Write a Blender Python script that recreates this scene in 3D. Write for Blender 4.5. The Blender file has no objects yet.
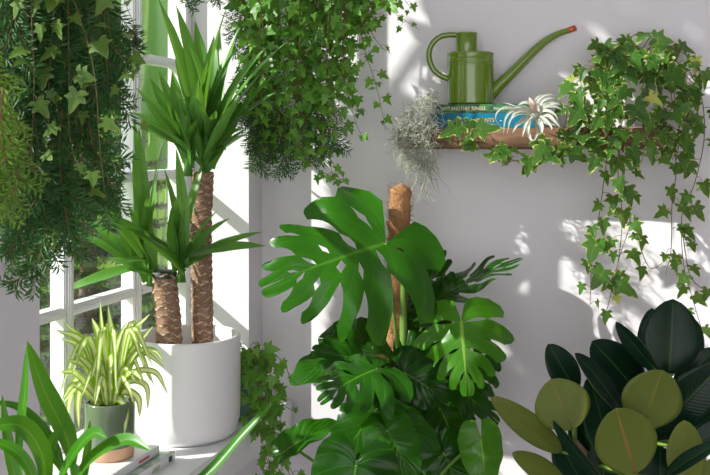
import bpy, bmesh, math, random
import numpy as np
from mathutils import Vector, Matrix, noise as mnoise

random.seed(7)
scn = bpy.context.scene
COL = scn.collection
R = random.random
def U(a, b): return a + (b - a) * random.random()

# ------------------------------------------------------------------ camera basis
F = 986.0
TH = math.radians(16.66)
CAMZ = 1.55
RGT = Vector((math.cos(TH), math.sin(TH), 0))
FWD = Vector((-math.sin(TH), math.cos(TH), 0))
UPV = Vector((0, 0, 1))
def P(u, v, Z):
    """point of the room seen at (u,v), Z metres along the view axis"""
    return Vector((0, 0, CAMZ)) + FWD * Z + RGT * ((u - 355) / F * Z) + UPV * ((140 - v) / F * Z)
def D(r, u, t):
    """direction: right, up, towards the viewer"""
    return (RGT * r + UPV * u - FWD * t).normalized()

# ------------------------------------------------------------------ object helpers
def tag(o, label=None, cat=None, group=None, kind=None):
    if label: o['label'] = label
    if cat: o['category'] = cat
    if group: o['group'] = group
    if kind: o['kind'] = kind
    return o
def thing(name, label, cat, loc, group=None):
    o = bpy.data.objects.new(name, None)
    COL.objects.link(o)
    o.location = loc
    o.empty_display_size = .05
    return tag(o, label, cat, group)
def attach(o, parent):
    if parent is not None:
        o.parent = parent
        if parent.type == 'EMPTY':
            o.matrix_parent_inverse = Matrix.Translation(-parent.location)
    return o

class MB:
    def __init__(s):
        s.v = []; s.f = []; s.m = []; s.sv = []; s.tv = []; s.rn = []; s.flat = []
    def add(s, vs, fs, mat=0, sv=None, tv=None, rnd=None, flat=False):
        o = len(s.v); n = len(vs)
        s.v.extend([tuple(p) for p in vs])
        for f in fs:
            s.f.append(tuple(i + o for i in f)); s.m.append(mat); s.flat.append(flat)
        s.sv.extend(sv if sv is not None else [0.5] * n)
        s.tv.extend(tv if tv is not None else [0.5] * n)
        r = R() if rnd is None else rnd
        s.rn.extend([r] * n)
    def build(s, name, mats, parent=None, merge=0.0):
        me = bpy.data.meshes.new(name)
        me.from_pydata(s.v, [], s.f)
        if not isinstance(mats, (list, tuple)): mats = [mats]
        for m in mats: me.materials.append(m)
        me.polygons.foreach_set('material_index', s.m)
        me.polygons.foreach_set('use_smooth', [not q for q in s.flat])
        for nm, arr in (('sv', s.sv), ('tv', s.tv), ('rnd', s.rn)):
            a = me.attributes.new(nm, 'FLOAT', 'POINT')
            a.data.foreach_set('value', arr)
        if merge > 0:
            bm = bmesh.new(); bm.from_mesh(me)
            bmesh.ops.remove_doubles(bm, verts=bm.verts, dist=merge)
            bm.to_mesh(me); bm.free()
        me.update()
        o = bpy.data.objects.new(name, me)
        COL.objects.link(o)
        return attach(o, parent)

def box(mb, x0, x1, y0, y1, z0, z1, mat=0, bev=0.0):
    if bev > 0:
        bm = bmesh.new()
        bmesh.ops.create_cube(bm, size=1)
        for v in bm.verts:
            v.co = Vector((x0 + (x1 - x0) * (v.co.x + .5), y0 + (y1 - y0) * (v.co.y + .5), z0 + (z1 - z0) * (v.co.z + .5)))
        bmesh.ops.bevel(bm, geom=list(bm.edges), offset=bev, segments=2, affect='EDGES')
        bm.verts.index_update()
        mb.add([v.co.copy() for v in bm.verts], [[v.index for v in f.verts] for f in bm.faces], mat, flat=True)
        bm.free(); return
    vs = [(x, y, z) for x in (x0, x1) for y in (y0, y1) for z in (z0, z1)]
    fs = [(0, 1, 3, 2), (4, 6, 7, 5), (0, 4, 5, 1), (2, 3, 7, 6), (0, 2, 6, 4), (1, 5, 7, 3)]
    mb.add(vs, fs, mat, flat=True)

def lathe(mb, c, prof, n=48, mat=0, axis=None, flat=False):
    """prof: list of (r, z)"""
    vs = []; fs = []
    for r, z in prof:
        for i in range(n):
            a = 2 * math.pi * i / n
            vs.append((c[0] + r * math.cos(a), c[1] + r * math.sin(a), c[2] + z))
    m = len(prof)
    for j in range(m - 1):
        for i in range(n):
            i2 = (i + 1) % n
            fs.append((j * n + i, j * n + i2, (j + 1) * n + i2, (j + 1) * n + i))
    mb.add(vs, fs, mat, flat=flat)

def crom(pts, per=8):
    """smooth curve through points"""
    pts = [Vector(p) for p in pts]
    if len(pts) < 3:
        return [pts[0].lerp(pts[-1], i / per) for i in range(per + 1)]
    q = [pts[0] * 2 - pts[1]] + pts + [pts[-1] * 2 - pts[-2]]
    out = []
    for i in range(1, len(q) - 2):
        p0, p1, p2, p3 = q[i - 1], q[i], q[i + 1], q[i + 2]
        for k in range(per):
            t = k / per
            out.append(.5 * ((2 * p1) + (p2 - p0) * t + (2 * p0 - 5 * p1 + 4 * p2 - p3) * t * t + (3 * p1 - p0 - 3 * p2 + p3) * t ** 3))
    out.append(pts[-1])
    return out

def tube(mb, pts, rad, n=6, mat=0, cap=True, rnd=None):
    pts = [Vector(p) for p in pts]; m = len(pts)
    if not hasattr(rad, '__len__'): rad = [rad] * m
    if len(rad) == 2 and m != 2: rad = [rad[0] + (rad[1] - rad[0]) * i / (m - 1) for i in range(m)]
    tang = [(pts[min(i + 1, m - 1)] - pts[max(i - 1, 0)]).normalized() for i in range(m)]
    ref = Vector((0, 0, 1)) if abs(tang[0].z) < .9 else Vector((1, 0, 0))
    a = tang[0].cross(ref).normalized()
    vs = []; fs = []; tv = []
    for i in range(m):
        a = (a - tang[i] * a.dot(tang[i]))
        a = a.normalized() if a.length > 1e-9 else tang[i].orthogonal().normalized()
        b = tang[i].cross(a)
        for k in range(n):
            t = 2 * math.pi * k / n
            vs.append(pts[i] + (a * math.cos(t) + b * math.sin(t)) * rad[i]); tv.append(i / (m - 1))
    for i in range(m - 1):
        for k in range(n):
            k2 = (k + 1) % n
            fs.append((i * n + k, i * n + k2, (i + 1) * n + k2, (i + 1) * n + k))
    if cap:
        fs.append(tuple(range(n - 1, -1, -1))); fs.append(tuple((m - 1) * n + k for k in range(n)))
    mb.add(vs, fs, mat, tv=tv, sv=[.5] * len(vs), rnd=rnd)

def sphere(mb, c, r, sc=(1, 1, 1), n=14, m=8, mat=0):
    pr = []
    for j in range(m + 1):
        t = -math.pi / 2 + math.pi * j / m
        pr.append((max(1e-5, r * math.cos(t)), r * math.sin(t)))
    vs = []; fs = []
    for q, z in pr:
        for i in range(n):
            a = 2 * math.pi * i / n
            vs.append((c[0] + q * math.cos(a) * sc[0], c[1] + q * math.sin(a) * sc[1], c[2] + z * sc[2]))
    for j in range(m):
        for i in range(n):
            i2 = (i + 1) % n
            fs.append((j * n + i, j * n + i2, (j + 1) * n + i2, (j + 1) * n + i))
    mb.add(vs, fs, mat)

# ------------------------------------------------------------------ leaves
class LeafMap:
    def __init__(s, B, T, N, bend=0.0, fold=0.0, cup=0.0, backdroop=.3, ripple=0.0, rfreq=3.0):
        s.B = Vector(B); s.T = Vector(T); s.L = (s.T - s.B).length
        N = Vector(N); ax = (s.T - s.B).normalized()
        N = (N - ax * N.dot(ax)).normalized()
        s.N = N; s.C = (s.B + s.T) / 2 + N * bend * s.L
        s.fold = fold; s.cup = cup; s.bd = backdroop; s.rp = ripple; s.rf = rfreq; s.ph = R() * 6
    def frame(s, p):
        B, C, T = s.B, s.C, s.T
        m = B * (1 - p) ** 2 + C * 2 * p * (1 - p) + T * p * p
        t = ((C - B) * (1 - p) + (T - C) * p).normalized()
        side = t.cross(s.N).normalized()
        return m, t, side, side.cross(t)
    def __call__(s, a, b, off=0.0):
        """a along in lengths, b across in lengths"""
        p = min(max(a, 0), 1)
        m, t, side, n = s.frame(p)
        ex = a - p
        q = m + t * ex * s.L
        h = s.fold * abs(b) - s.cup * b * b
        if a < 0: h -= s.bd * ex * ex
        if s.rp: h += s.rp * math.sin(s.rf * a * 6.28 + s.ph + (2 if b > 0 else 0)) * abs(b) * 2
        return q + side * b * s.L + n * (h * s.L + off)

def interp(x, xs, ys):
    return float(np.interp(x, xs, ys))

def blade_leaf(mb, lm, wfun, na=14, nb=3, mat=0, rnd=None, shell=None, a0=0.0):
    """oval / strap leaf. wfun(t)-> half width in lengths. shell=(thickness, undermat)"""
    vs = []; sv = []; tv = []; fs = []
    w = 2 * nb + 1
    for i in range(na + 1):
        t = i / na; hw = max(wfun(t), 1e-4)
        for j in range(-nb, nb + 1):
            s = j / nb
            vs.append(lm(a0 + (1 - a0) * t, s * hw)); sv.append(abs(s)); tv.append(t)
    for i in range(na):
        for j in range(w - 1):
            fs.append((i * w + j, i * w + j + 1, (i + 1) * w + j + 1, (i + 1) * w + j))
    rnd = R() if rnd is None else rnd
    mb.add(vs, fs, mat, sv, tv, rnd)
    if shell:
        th, um = shell
        vs2 = []
        for i in range(na + 1):
            t = i / na; hw = max(wfun(t), 1e-4)
            for j in range(-nb, nb + 1):
                s = j / nb
                vs2.append(lm(a0 + (1 - a0) * t, s * hw, -th))
        n0 = len(vs)
        f2 = [tuple(reversed(f)) for f in fs]
        mb.add(vs2, f2, um, sv, tv, rnd)
        # rim joins the two faces
        o = len(mb.v) - 2 * n0
        rim = [i * w for i in range(na + 1)] + [na * w + j for j in range(1, w)] + [i * w + w - 1 for i in range(na - 1, -1, -1)] + [j for j in range(w - 2, -1, -1)]
        for k in range(len(rim) - 1):
            a, b = rim[k], rim[k + 1]
            mb.f.append((o + a, o + b, o + n0 + b, o + n0 + a)); mb.m.append(um); mb.flat.append(False)

def heart_leaf(mb, lm, W=.5, cuts=None, mat=0, rnd=None, rows=9, sides=(1, -1), pm=168):
    """heart / split leaf. cuts: list of (t, depth, gap, hole0, hole1)"""
    XS = [0, .12, .3, .5, .7, .86, 1]
    PH = [168, 132, 92, 68, 48, 26, 2]
    RR = [.36, .50, .56, .52, .43, .32, .22]
    cuts = cuts or []
    ts = [0] + [c[0] for c in cuts] + [1]
    n = len(ts) - 1
    cols = 5 if n > 1 else 18
    srow = [0, .035, .12, .22, .34, .46, .58, .7, .82, .92, 1.0]
    def gap(k, s):
        if k == 0 or k == n: return 0
        t, d, g, h0, h1 = cuts[k - 1]
        r = 0
        if s > d: r = g * ((s - d) / (1 - d + 1e-6)) ** .55
        if h1 > h0 and h0 < s < h1: r = max(r, g * .75 * math.sin(math.pi * (s - h0) / (h1 - h0)))
        return r
    rnd = R() if rnd is None else rnd
    tip_a = .8 + .22
    for sg in sides:
        vs = []; sv = []; tv = []; fs = []
        for k in range(n):
            base = len(vs)
            for i, s in enumerate(srow):
                tl = ts[k] + gap(k, s) / 2; tr = ts[k + 1] - gap(k + 1, s) / 2
                for c in range(cols + 1):
                    q = c / cols
                    t = tl + (tr - tl) * q
                    ph = math.radians(interp(t, XS, PH) + (pm - 168) * max(0, 1 - t / .6) - (18 * s * s if n > 1 else 0) * math.sin(math.pi * min(1, t * 1.02)))
                    r = interp(t, XS, RR)
                    if n > 1: r *= 1 - .16 * s * abs(2 * q - 1) ** 2.5
                    m = max(0, (t - .2) / .8) * .8
                    a = (m + s * r * math.cos(ph)) / tip_a
                    b = s * r * math.sin(ph) * sg * W / .52
                    vs.append(lm(a, b)); sv.append(s); tv.append(t)
            for i in range(len(srow) - 1):
                for c in range(cols):
                    f = (base + i * (cols + 1) + c, base + i * (cols + 1) + c + 1, base + (i + 1) * (cols + 1) + c + 1, base + (i + 1) * (cols + 1) + c)
                    fs.append(f if sg < 0 else tuple(reversed(f)))
        mb.add(vs, fs, mat, sv, tv, rnd)

IVY = [(0, 0), (-.10, .10), (-.17, .24), (-.13, .36), (-.05, .43), (.03, .34), (.08, .26), (.19, .39), (.33, .52), (.37, .38), (.40, .24), (.54, .20), (.72, .15), (.88, .07), (1, 0)]
def ivy_leaf(mb, B, T, N, bend=.08, rnd=None, wide=1.0, mat=0):
    lm = LeafMap(B, T, N, bend=bend, fold=U(.05, .3), cup=U(.1, .5), backdroop=.5)
    out = IVY + [(a, -b) for a, b in reversed(IVY[1:-1])]
    k = U(.85, 1.1) * wide
    jit = [U(.9, 1.1) for _ in out]
    c = (.22, 0)
    vs = [lm(*c)]; sv = [0]; tv = [1]; fs = []; TI = {0, 4, 8, 14, 20, 24}
    rings = (.4, .78, 1.0); n = len(out)
    for ri, r in enumerate(rings):
        for qi, ((a, b), j) in enumerate(zip(out, jit)):
            vs.append(lm(c[0] + (a - c[0]) * r, b * r * k * (j if r > .5 else 1))); sv.append(r); tv.append(1 if qi in TI else 0)
    for i in range(n):
        i2 = (i + 1) % n
        fs.append((0, 1 + i2, 1 + i))
        for q in range(2):
            fs.append((1 + q * n + i, 1 + q * n + i2, 1 + (q + 1) * n + i2, 1 + (q + 1) * n + i))
    fs = [tuple(reversed(f)) for f in fs]
    mb.add(vs, fs, mat, sv, tv, rnd)

def rdir():
    while True:
        v = Vector((U(-1, 1), U(-1, 1), U(-1, 1)))
        if .1 < v.length < 1: return v.normalized()

def ivy_strand(leaf, stem, pts, step=.035, size=(.03, .05), srad=.0011, toward=None, spread=.7, pet=.02, per=6, droop=.8, start=0.0):
    c = crom(pts, per)
    tube(stem, c, [srad * 1.2, srad * .7], n=5)
    acc = 0; sgn = 1; L = sum((c[i + 1] - c[i]).length for i in range(len(c) - 1)); run = 0
    nxt = step * U(.2, 1)
    for i in range(len(c) - 1):
        seg = c[i + 1] - c[i]; l = seg.length
        while nxt < run + l:
            p = c[i] + seg * ((nxt - run) / l)
            t = seg.normalized()
            sd = (D(1, 0, 0) * sgn * spread + D(0, 0, 1) * U(.1, .9) + rdir() * .6).normalized()
            B = p + sd * pet * U(.5, 1.5)
            sz = U(*size) * (1 - .35 * (nxt / L) ** 3)
            td = (sd * U(.2, .8) + Vector((0, 0, -1)) * droop + rdir() * .45).normalized()
            N = ((toward or D(-.1, .35, 1)) + rdir() * .55).normalized()
            if nxt / L >= start:
                ivy_leaf(leaf, B, B + td * sz, N, bend=U(-.05, .15))
                tube(stem, [p, p.lerp(B, .5) + Vector((0, 0, .004)), B], srad * .6, n=4, cap=False)
            sgn = -sgn; nxt += step * U(.7, 1.3)
        run += l

def needles(mb, c, ln=.02, wd=.0016, step=.0022, plane=None, flat=.38, fwd=.5, mat=0, taper=True):
    """needles all round a twig path"""
    c = [Vector(p) for p in c]
    L = sum((c[i + 1] - c[i]).length for i in range(len(c) - 1)); run = 0; nxt = 0; ang = U(0, 6)
    plane = (plane or Vector((0, 0, 1)))
    vs = []; fs = []; sv = []; tv = []
    for i in range(len(c) - 1):
        seg = c[i + 1] - c[i]; l = seg.length
        if l < 1e-6: continue
        t = seg / l
        s = t.cross(plane); s = s.normalized() if s.length > 1e-4 else t.orthogonal().normalized()
        u = s.cross(t)
        while nxt < run + l:
            p = c[i] + t * (nxt - run)
            ang += 2.4 + U(-.3, .3)
            d = (s * math.cos(ang) + u * math.sin(ang) * flat + t * fwd * U(.6, 1.4)).normalized()
            n = ln * U(.75, 1.15) * (1 - .3 * (nxt / L) ** 4 if taper else 1)
            w = d.cross(u + rdir() * .3)
            w = w.normalized() * wd * .5 if w.length > 1e-4 else d.orthogonal() * wd * .5
            k = d.cross(w).normalized() * wd * .35
            o = len(vs)
            vs += [p, p + d * n * .5 + w, p + d * n * .5 - w, p + d * n, p + d * n * .5 + k]
            fs += [(o, o + 1, o + 4), (o, o + 4, o + 2), (o + 1, o + 3, o + 4), (o + 4, o + 3, o + 2)]
            sv += [0, .5, .5, 1, .4]; tv += [nxt / L] * 5
            nxt += step * U(.7, 1.3)
        run += l
    if vs: mb.add(vs, fs, mat, sv, tv)

def fir_branch(nd, wd, pts, side=.07, gap=.028, ln=.02, step=.0022, rad=.0022, plane=None, droop=.25, nw=.0016):
    c = crom(pts, 6)
    tube(wd, c, [rad, rad * .4], n=5)
    needles(nd, c, ln, nw, step, plane)
    L = sum((c[i + 1] - c[i]).length for i in range(len(c) - 1)); run = 0; nxt = L * .12; sg = 1
    pl = (plane or Vector((0, 0, 1))).normalized()
    for i in range(len(c) - 1):
        seg = c[i + 1] - c[i]; l = seg.length; t = seg.normalized()
        s = t.cross(pl); s = s.normalized() if s.length > 1e-4 else t.orthogonal()
        while nxt < run + l:
            p = c[i] + t * (nxt - run)
            ll = side * U(.7, 1.15) * (1.1 - .75 * nxt / L)
            d = (s * sg * U(.6, .95) + t * .75 + rdir() * .18).normalized()
            q = [p, p + d * ll * .5 + Vector((0, 0, -droop * ll * .1)), p + d * ll + Vector((0, 0, -droop * ll * .4))]
            tube(wd, q, [rad * .5, rad * .25], n=4)
            needles(nd, crom(q, 3), ln * .9, nw, step, pl)
            sg = -sg; nxt += gap * U(.8, 1.2) * .5
        run += l

# ------------------------------------------------------------------ materials
def srgb(r, g, b):
    def f(c):
        c /= 255.0
        return c / 12.92 if c <= .04045 else ((c + .055) / 1.055) ** 2.4
    return (f(r), f(g), f(b), 1)
class NT:
    def __init__(s, name):
        s.m = bpy.data.materials.new(name); s.m.use_nodes = True
        s.t = s.m.node_tree; s.t.nodes.clear()
        s.out = s.n('ShaderNodeOutputMaterial')
    def n(s, k, **kw):
        x = s.t.nodes.new(k)
        for a, b in kw.items():
            if a in x.inputs: x.inputs[a].default_value = b
            else: setattr(x, a, b)
        return x
    def l(s, a, b): s.t.links.new(a, b)
    def attr(s, nm):
        a = s.n('ShaderNodeAttribute'); a.attribute_name = nm; return a.outputs['Fac']
    def smooth(s, sock, a, b, lo=0.0, hi=1.0):
        m = s.n('ShaderNodeMapRange'); m.interpolation_type = 'SMOOTHSTEP'
        m.inputs['From Min'].default_value = a; m.inputs['From Max'].default_value = b
        m.inputs['To Min'].default_value = lo; m.inputs['To Max'].default_value = hi
        s.l(sock, m.inputs['Value']); return m.outputs['Result']
    def mix(s, fac, a, b):
        m = s.n('ShaderNodeMix'); m.data_type = 'RGBA'
        for sock, val in ((m.inputs['Factor'], fac), (m.inputs['A'], a), (m.inputs['B'], b)):
            pass
        ins = {'f': m.inputs[0], 'a': m.inputs[6], 'b': m.inputs[7]}
        for k, val in (('f', fac), ('a', a), ('b', b)):
            if hasattr(val, 'is_output'): s.l(val, ins[k])
            else: ins[k].default_value = val
        return m.outputs[2]
    def math(s, op, a, b=0.0, clamp=False):
        m = s.n('ShaderNodeMath'); m.operation = op; m.use_clamp = clamp
        for i, val in enumerate((a, b)):
            if hasattr(val, 'is_output'): s.l(val, m.inputs[i])
            else: m.inputs[i].default_value = val
        return m.outputs[0]
    def noise(s, scale, detail=3.0, rough=.5, coord='Object', stretch=None):
        tc = s.n('ShaderNodeTexCoord'); nz = s.n('ShaderNodeTexNoise')
        nz.inputs['Scale'].default_value = scale; nz.inputs['Detail'].default_value = detail; nz.inputs['Roughness'].default_value = rough
        if stretch:
            mp = s.n('ShaderNodeMapping'); mp.inputs['Scale'].default_value = stretch
            s.l(tc.outputs[coord], mp.inputs['Vector']); s.l(mp.outputs[0], nz.inputs['Vector'])
        else: s.l(tc.outputs[coord], nz.inputs['Vector'])
        return nz.outputs['Fac']
    def bump(s, h, strength=.3, dist=.002):
        b = s.n('ShaderNodeBump'); b.inputs['Strength'].default_value = strength; b.inputs['Distance'].default_value = dist
        s.l(h, b.inputs['Height']); return b.outputs['Normal']
    def principled(s, col, rough=.5, spec=.5, normal=None, metal=0.0, coat=0.0, sheen=0.0):
        p = s.n('ShaderNodeBsdfPrincipled')
        if hasattr(col, 'is_output'): s.l(col, p.inputs['Base Color'])
        else: p.inputs['Base Color'].default_value = col
        if hasattr(rough, 'is_output'): s.l(rough, p.inputs['Roughness'])
        else: p.inputs['Roughness'].default_value = rough
        p.inputs['Specular IOR Level'].default_value = spec
        p.inputs['Metallic'].default_value = metal
        p.inputs['Coat Weight'].default_value = coat
        p.inputs['Sheen Weight'].default_value = sheen
        if normal is not None: s.l(normal, p.inputs['Normal'])
        return p
    def done(s, sh):
        s.l(sh.outputs[0], s.out.inputs['Surface']); return s.m

def plain(name, col, rough=.5, spec=.5, var=.06, nscale=20, bump=.0, metal=0.0, coat=0.0, bscale=None, bdist=.001):
    t = NT(name)
    f = t.noise(nscale)
    d = tuple(c * (1 - var) for c in col[:3]) + (1,); e = tuple(min(1, c * (1 + var)) for c in col[:3]) + (1,)
    c = t.mix(f, d, e)
    nm = t.bump(t.noise(bscale or nscale * 6, 4), bump, bdist) if bump else None
    return t.done(t.principled(c, rough, spec, nm, metal, coat))

def leafmat(name, dark, light, edge=None, e0=.7, e1=.95, enoise=.5, vein=None, vn=0, vw=.06, rough=.35, spec=.3, trans=.3, tcol=None, centre=None, c1=.4, bump=.25, nscale=35, tipcol=None, coat=0.0, splash=None, rays=False):
    t = NT(name)
    sv, tv, rn = t.attr('sv'), t.attr('tv'), t.attr('rnd')
    nz = t.noise(nscale, 2)
    fac = t.math('ADD', t.math('MULTIPLY', rn, .65), t.math('MULTIPLY', nz, .35))
    col = t.mix(fac, dark, light)
    h = None
    if vn:
        ph = t.math('SUBTRACT', t.math('MULTIPLY', tv, vn), t.math('MULTIPLY', sv, vn * .16))
        sn = t.math('ABSOLUTE', t.math('SINE', t.math('MULTIPLY', ph, math.pi)))
        rib = t.smooth(sn, .0, .16, 1, 0)
        h = t.math('MULTIPLY', sn, 1.0)
        if vein: col = t.mix(t.math('MULTIPLY', rib, .35), col, vein)
    if centre:
        col = t.mix(t.smooth(t.math('ADD', sv, t.math('MULTIPLY', t.math('SUBTRACT', rn, .5), .15)), c1 - .06, c1 + .06, 1, 0), col, centre)
    if vein and rays:
        col = t.mix(t.smooth(tv, .72, .97, 0, .75), col, vein)
    elif vein:
        col = t.mix(t.smooth(sv, vw * .4, vw, 1, 0), col, vein)
    if edge:
        e = t.math('ADD', sv, t.math('MULTIPLY', t.math('SUBTRACT', t.noise(nscale * 2.2, 2), .5), enoise))
        col = t.mix(t.smooth(e, e0, e1), col, edge)
    if splash:
        col = t.mix(t.smooth(rn, .975, .98), col, splash)
    if tipcol:
        col = t.mix(t.smooth(tv, .93, 1.0), col, tipcol)
    if h is not None: nm = t.bump(h, bump, .0012)
    else: nm = t.bump(t.noise(nscale * 3, 2), bump * .6, .001)
    p = t.principled(col, rough, spec, nm, coat=coat)
    if trans <= 0: return t.done(p)
    tr = t.n('ShaderNodeBsdfTranslucent')
    tc = t.mix(.6, col, tcol or (.32, .55, .04, 1))
    t.l(tc, tr.inputs['Color'])
    mx = t.n('ShaderNodeMixShader'); mx.inputs[0].default_value = trans
    t.l(p.outputs[0], mx.inputs[1]); t.l(tr.outputs[0], mx.inputs[2])
    return t.done(mx)

M = {}
M['wall'] = plain('wall_paint', (.77, .745, .775, 1), .9, .2, .02, 3, bump=.15, bscale=180, bdist=.0006)
M['white_paint'] = plain('white_gloss_paint', (.83, .83, .85, 1), .45, .4, .015, 4)
M['floor'] = plain('floor_boards', (.33, .30, .28, 1), .6, .3, .1, 5)
M['pot_white'] = plain('white_ceramic', (.84, .83, .84, 1), .42, .4, .01, 5)
M['pot_green'] = plain('green_glaze', srgb(96, 112, 88), .18, .5, .12, 14)
M['pot_clay'] = plain('bare_clay', srgb(214, 172, 140), .8, .2, .06, 30, bump=.1)
M['pot_teal'] = plain('teal_glaze', srgb(84, 118, 104), .35, .5, .08, 14)
M['pot_grey'] = plain('grey_stoneware', srgb(150, 146, 142), .6, .3, .06, 20)
M['terracotta'] = plain('terracotta', srgb(176, 100, 66), .85, .2, .1, 25)
M['soil'] = plain('soil', (.035, .024, .017, 1), .95, .1, .5, 90, bump=.8, bscale=120, bdist=.004)
M['twine'] = plain('twine', (.32, .24, .14, 1), .9, .1, .2, 90)
M['stem_brown'] = plain('ivy_stem', (.17, .12, .055, 1), .7, .3, .3, 50)
M['stem_green'] = plain('green_stem', (.14, .26, .04, 1), .45, .4, .2, 25)
M['wood_twig'] = plain('fir_twig', (.17, .10, .055, 1), .8, .2, .3, 60)
M['can_green'] = plain('green_enamel', srgb(104, 132, 34), .13, .6, .05, 9, coat=.6)
M['copper'] = plain('copper', srgb(200, 110, 70), .3, .5, .05, 20, metal=.7)
M['paper'] = plain('page_edges', (.78, .75, .68, 1), .8, .2, .06, 120)

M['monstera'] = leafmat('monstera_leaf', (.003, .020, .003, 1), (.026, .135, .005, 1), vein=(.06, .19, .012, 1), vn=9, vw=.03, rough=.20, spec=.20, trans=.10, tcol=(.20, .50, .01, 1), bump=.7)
M['monstera_lit'] = leafmat('sunlit_monstera_leaf', (.03, .16, .004, 1), (.06, .24, .006, 1), vein=(.22, .42, .03, 1), vn=9, vw=.045, rough=.30, spec=.38, trans=.26, tcol=(.32, .60, .03, 1), bump=.35)  # lighter copy of the monstera leaf, sunlight put into its colour
M['rubber_top'] = leafmat('rubber_leaf_upper', (.0025, .015, .007, 1), (.006, .030, .013, 1), vein=(.03, .075, .02, 1), vn=26, vw=.05, rough=.22, spec=.17, trans=0, bump=.12)
M['rubber_under'] = leafmat('rubber_leaf_under', (.080, .115, .012, 1), (.125, .165, .022, 1), vein=(.30, .24, .04, 1), vn=26, vw=.05, rough=.5, spec=.3, trans=0, bump=.15)
M['rubber_vein'] = plain('rubber_vein', (.25, .085, .035, 1), .5, .3)
M['yucca'] = leafmat('yucca_leaf', (.035, .16, .015, 1), (.17, .40, .075, 1), rough=.32, spec=.35, trans=.3, tcol=(.30, .55, .05, 1), bump=.1, vein=(.10, .24, .05, 1), vw=.12)
M['spider'] = leafmat('spider_leaf', (.20, .40, .014, 1), (.33, .54, .025, 1), centre=(.92, .92, .56, 1), c1=.46, rough=.4, trans=.4, tcol=(.6, .75, .15, 1), bump=.1)
M['strap'] = leafmat('strap_leaf', (.025, .14, .006, 1), (.06, .23, .008, 1), vein=(.12, .30, .03, 1), vw=.08, rough=.32, trans=.13, tcol=(.30, .62, .02, 1), bump=.1)
M['ivy_green'] = leafmat('ivy_leaf', (.012, .085, .008, 1), (.16, .40, .045, 1), edge=(.38, .52, .12, 1), e0=.94, e1=1.15, enoise=.5, rough=.36, trans=.3, tcol=(.34, .58, .04, 1), vein=(.12, .25, .05, 1), rays=True)
M['ivy_var'] = leafmat('variegated_ivy_leaf', (.012, .065, .010, 1), (.07, .20, .02, 1), edge=(.60, .63, .18, 1), e0=.90, e1=1.1, enoise=.85, rough=.38, trans=.28, tcol=(.42, .58, .06, 1), vein=(.16, .27, .08, 1), rays=True, splash=(.55, .56, .13, 1))
M['ivy_dusty'] = leafmat('dusty_ivy_leaf', (.03, .095, .012, 1), (.13, .25, .035, 1), edge=(.36, .42, .14, 1), e0=.92, e1=1.1, enoise=.5, rough=.45, trans=.25, tcol=(.36, .46, .08, 1), vein=(.20, .27, .10, 1), rays=True)
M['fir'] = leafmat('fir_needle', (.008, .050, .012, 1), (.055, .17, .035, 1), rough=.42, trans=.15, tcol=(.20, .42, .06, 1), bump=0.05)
M['fir_bright'] = leafmat('sunlit_spruce_needle', (.06, .16, .014, 1), (.18, .34, .04, 1), rough=.42, trans=.2, tcol=(.34, .50, .06, 1), bump=0.05)  # needle green lightened to carry the sunlight in its colour
M['fir_out'] = leafmat('blue_fir_needle', (.030, .085, .042, 1), (.085, .17, .085, 1), rough=.5, trans=.1, bump=0.05)
M['broad'] = leafmat('broad_garden_leaf', (.05, .16, .02, 1), (.10, .27, .035, 1), vein=(.22, .4, .07, 1), vn=14, rough=.35, trans=.3, bump=.2)
M['air'] = leafmat('air_plant_leaf', (.46, .50, .42, 1), (.62, .64, .56, 1), rough=.75, spec=.2, trans=.15, tcol=(.6, .62, .45, 1), bump=.1)
M['air_bud'] = leafmat('air_plant_bud', (.60, .46, .38, 1), (.70, .55, .46, 1), rough=.7, spec=.2, trans=.15, tcol=(.7, .5, .4, 1), bump=.1)
M['moss'] = plain('spanish_moss_strand', (.36, .38, .30, 1), .85, .15, .25, 60)

def glass_mat():
    t = NT('window_glass')
    tr = t.n('ShaderNodeBsdfTransparent'); gl = t.n('ShaderNodeBsdfGlossy'); gl.inputs['Roughness'].default_value = .02
    tr.inputs['Color'].default_value = (.96, .975, .97, 1)
    mx = t.n('ShaderNodeMixShader'); mx.inputs[0].default_value = .05
    t.l(tr.outputs[0], mx.inputs[1]); t.l(gl.outputs[0], mx.inputs[2])
    return t.done(mx)
M['glass'] = glass_mat()

def bark_mat():
    t = NT('yucca_bark')
    n1 = t.noise(30, 4, .6, stretch=(1, 1, 2.6)); n2 = t.noise(110, 3, .6, stretch=(1, 1, 2))
    sv = t.attr('sv')
    c = t.mix(n1, (.12, .062, .040, 1), (.42, .26, .17, 1))
    c = t.mix(t.smooth(n2, .55, .72), c, (.50, .36, .26, 1))
    c = t.mix(t.smooth(sv, .25, .8), c, (.62, .50, .40, 1))
    h = t.math('ADD', t.math('MULTIPLY', n1, .6), t.math('MULTIPLY', n2, .5))
    return t.done(t.principled(c, .85, .2, t.bump(h, .9, .004)))
M['bark'] = bark_mat()
def coir_mat():
    t = NT('coir_fibre')
    n1 = t.noise(70, 5, .7, stretch=(1, 1, .8)); n2 = t.noise(260, 3, .6)
    c = t.mix(n1, (.19, .085, .034, 1), (.62, .34, .165, 1))
    h = t.math('ADD', n1, t.math('MULTIPLY', n2, .5))
    return t.done(t.principled(c, .95, .1, t.bump(h, 1.0, .006)))
M['coir'] = coir_mat()
M['coir_hair'] = plain('coir_hair', (.38, .20, .09, 1), .9, .1, .3, 60)
def wood_mat():
    t = NT('shelf_wood')
    n1 = t.noise(14, 5, .6, stretch=(1, 14, 10)); n2 = t.noise(5, 3, .5)
    c = t.mix(n1, (.055, .027, .014, 1), (.34, .20, .12, 1))
    c = t.mix(t.smooth(n2, .5, .75), c, (.13, .065, .035, 1))
    return t.done(t.principled(c, .7, .25, t.bump(n1, .6, .003)))
M['wood'] = wood_mat()
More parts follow.
